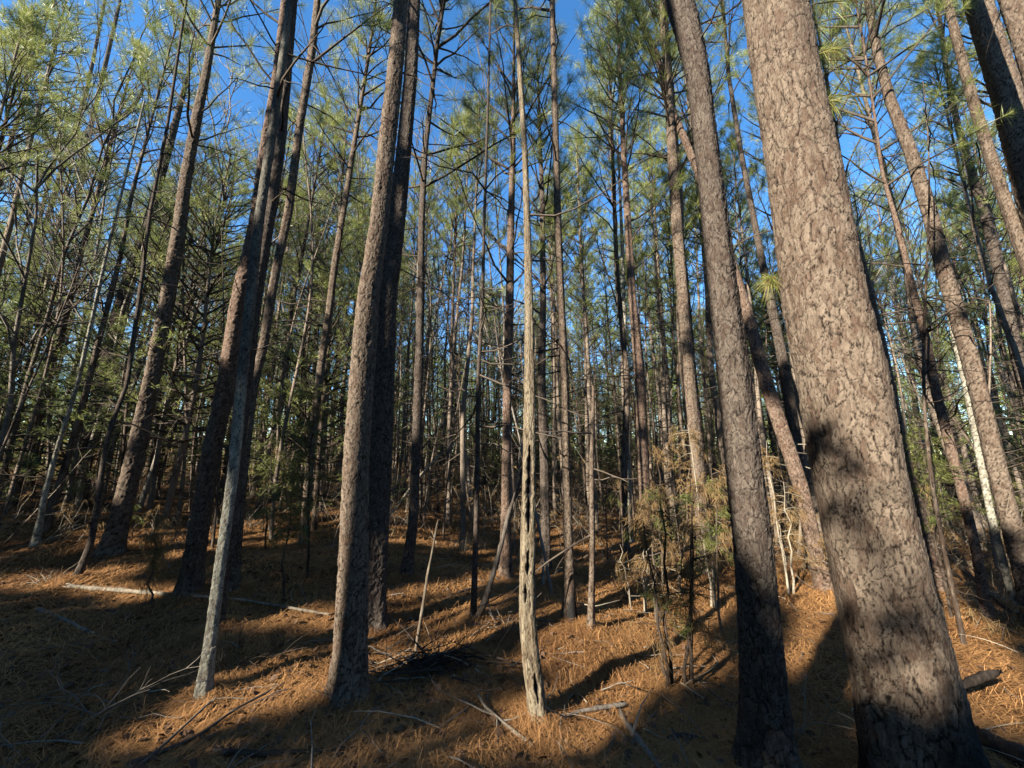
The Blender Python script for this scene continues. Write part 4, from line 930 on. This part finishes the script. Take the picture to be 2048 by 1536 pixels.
# ------------------------------------------------------------------ floor cover
def straw():
    rng = np.random.default_rng(91)
    n = 260000
    r_ = 1.7*(12/1.7)**rng.random(n)**.9; az = np.radians(rng.uniform(-62, 62, n))
    x, y = r_*np.sin(az), r_*np.cos(az)
    hx = np.array([p for p in HERO_XY if math.hypot(*p) < 8]); m_ = 26000; ih = rng.integers(0, len(hx), m_); ah = rng.uniform(0, 2*PI, m_); rh = .05+np.abs(rng.normal(0, .16, m_))
    x[:m_] = hx[ih, 0]+rh*np.cos(ah); y[:m_] = hx[ih, 1]+rh*np.sin(ah); r_[:m_] = np.hypot(x[:m_], y[:m_]); mound = np.zeros(n); mound[:m_] = .07*np.exp(-(rh/.17)**2)*rng.uniform(.2, 1, m_)
    a = rng.uniform(0, 2*PI, n); L = rng.uniform(.10, .21, n)*(1+.5*sm(r_, 4, 12)); w = .0013*(1+2.2*sm(r_, 2.5, 9))
    clump = .5+.5*np.sin(3.1*x+1.7*y)*np.sin(2.3*y-1.1*x+1)
    dx, dy = np.cos(a), np.sin(a); c = rng.normal(0, .25, n)
    up0 = rng.uniform(.0, .012+.02*clump); up1 = np.abs(rng.normal(0, .012+.016*clump, n)); up2 = rng.uniform(-.005, .02, n)+(rng.random(n) < .025)*rng.uniform(0, .09, n)
    def pt(f, up, cv):
        xx = x+dx*L*(f-.5)-dy*c*L*cv; yy = y+dy*L*(f-.5)+dx*c*L*cv; return np.stack([xx, yy, g(xx, yy)+up+mound], 1)
    p0, p1, p2 = pt(0, up0, 0), pt(.5, up1, .35), pt(1, up2, 0)
    sd = np.stack([-dy*w, dx*w, np.zeros(n)], 1)
    V = np.stack([p0-sd*.5, p0+sd*.5, p1-sd, p1+sd, p2-sd*.3, p2+sd*.3], 1).reshape(-1, 3)
    b = np.arange(n)[:, None]*6
    mb = MB(); mb.add(V, np.concatenate([b+[0, 1, 3, 2], b+[2, 3, 5, 4]]), 0, tone=np.repeat(np.clip(rng.normal(.5, .22, n)+.22*np.sin(1.3*x+2.1*y+1.5*np.sin(.9*y-.7*x))*np.sin(2.2*x-1.2*y+2), 0, 1), 6))
    o = link('pine_straw', mb.mesh('pine_straw', [M['straw']], False)); tag(o, 'orange pine needles scattered thickly over the forest floor', 'pine straw', kind='stuff')
    n = 8000; r_ = 2*(14/2)**rng.random(n); az = np.radians(rng.uniform(-60, 62, n)); x, y = r_*np.sin(az), r_*np.cos(az)
    kp = rng.random(n) < np.where(x < -.5, 1, .35); x, y = x[kp], y[kp]; n = len(x)
    a = rng.uniform(0, 2*PI, n); s = rng.uniform(.012, .034, n); u = np.stack([np.cos(a), np.sin(a), rng.normal(0, .35, n)], 1)*s[:, None]; v = np.stack([-np.sin(a), np.cos(a), rng.normal(0, .35, n)], 1)*s[:, None]*.55
    c = np.stack([x, y, g(x, y)+.02], 1); up = np.array([0, 0, .012])
    V = np.stack([c-u, c-u*.3+v+up, c+u*.5+v*.8+up, c+u, c+u*.4-v, c-u*.4-v*.9], 1).reshape(-1, 3); b = np.arange(n)[:, None]*6
    mb = MB(); mb.add(V, np.concatenate([b+[0, 1, 4, 5], b+[1, 2, 3, 4]]), 0, tone=np.repeat(rng.random(n), 6))
    o = link('leaf_litter', mb.mesh('leaf_litter', [M['leaf_litter']], False)); tag(o, 'dry brown leaves scattered among the pine straw', 'leaf litter', kind='stuff')
    mb = MB()
    for _ in range(520):
        r_ = 2*(13/2)**rng.random(); az = math.radians(rng.uniform(-60, 62)); x, y = r_*math.sin(az), r_*math.cos(az); a = rng.uniform(0, 2*PI); L = rng.uniform(.1, .55)
        P = curve((x, y, float(g(x, y))+.02), unit((math.cos(a), math.sin(a), abs(rng.normal(0, .22)))), L, 5, (0, 0, -.1), .14, rng); P[:, 2] = np.maximum(P[:, 2], g(P[:, 0], P[:, 1])+.008)
        tube(mb, P, np.linspace(rng.uniform(.003, .007), .0015, 5), 4, int(rng.random() < .8))
    o = link('twig_litter', mb.mesh('twig_litter', [M['dead_wood'], M['grey_wood']])); tag(o, 'small broken twigs littering the forest floor', 'twig litter', kind='stuff')
straw()

def undergrowth():
    rng = np.random.default_rng(333); mb = MB(); lf = []; ld = []
    for _ in range(620):
        az = math.radians(rng.uniform(-58, 58)); r_ = 6.5+20*rng.random()**.8
        if az < -.35 and rng.random() < .35: continue
        x, y = r_*math.sin(az), r_*math.cos(az); z0 = float(g(x, y)); hh = rng.uniform(.3, 1.7)
        for _q in range(int(rng.integers(4, 10))):
            d = unit((rng.normal(0, .5), rng.normal(0, .5), 1)); L = hh*rng.uniform(.5, 1.1)
            P = curve((x+rng.normal(0, .15), y+rng.normal(0, .15), z0-.02), d, L, 5, rng.normal(0, .25, 3), .14, rng); tube(mb, P, np.linspace(.005, .0018, 5), 3, int(rng.random() < .6))
            for _w in range(2):
                W = curve(P[int(rng.integers(1, 4))], unit(d+rng.normal(0, .7, 3)), L*.45, 4, rng.normal(0, .2, 3), .15, rng); tube(mb, W, np.linspace(.003, .0012, 4), 3, int(rng.random() < .6))
                if rng.random() < .45: lf += [W[-1], W[2], P[-1]]; ld += [W[-1]-W[-2]+[0, 0, -.1]]*3
    needles(mb, lf, ld, 10, (.05, .13), .005, (10, 75), .06, .3, rng, 2)
    o = link('undergrowth', mb.mesh('undergrowth', [M['dead_wood'], M['twig'], M['dry']], False)); tag(o, 'tangled low brush of bare twigs and dry needles between the stems', 'undergrowth', kind='stuff')
undergrowth()

# ------------------------------------------------------------------ light, sky, camera
w = bpy.data.worlds.new('World'); SC.world = w; w.use_nodes = True; nt = w.node_tree; nt.nodes.clear()
sky = nt.nodes.new('ShaderNodeTexSky'); sky.sky_type = 'NISHITA'; sky.sun_disc = False
sky.sun_elevation = SUN_EL; sky.sun_rotation = PI+SUN_AZ; sky.ozone_density = 2.5; sky.air_density = 1.0; sky.dust_density = .1; sky.altitude = 300
bg = nt.nodes.new('ShaderNodeBackground'); bg.inputs[1].default_value = .08
wo = nt.nodes.new('ShaderNodeOutputWorld'); hs = nt.nodes.new('ShaderNodeHueSaturation'); hs.inputs['Saturation'].default_value = 1.25; lk(nt, sky.outputs[0], hs.inputs['Color']); lk(nt, hs.outputs[0], bg.inputs[0]); lk(nt, bg.outputs[0], wo.inputs[0])
sl = bpy.data.lights.new('sun', 'SUN'); sl.energy = 5.0; sl.angle = math.radians(.53); sl.color = (1, .92, .78)
so = bpy.data.objects.new('sun', sl); COL.objects.link(so); so.location = (-20, -20, 20)
so.rotation_euler = Vector(-SUN_TO).to_track_quat('-Z', 'Y').to_euler()
cam = bpy.data.cameras.new('camera'); cam.sensor_width = 36; cam.lens = 36*F_PX/2048; cam.clip_end = 2000; cam.clip_start = .05
co = bpy.data.objects.new('camera', cam); COL.objects.link(co); co.location = EYE; co.rotation_euler = (PI/2+PITCH, 0, 0)
SC.camera = co
SC.view_settings.view_transform = 'Standard'; SC.view_settings.look = 'None'; SC.view_settings.exposure = 2.2; SC.view_settings.gamma = 1
cy = SC.cycles
cy.max_bounces = 5; cy.diffuse_bounces = 2; cy.glossy_bounces = 2; cy.transmission_bounces = 3; cy.transparent_max_bounces = 4
cy.use_denoising = True; cy.caustics_reflective = False; cy.caustics_refractive = False
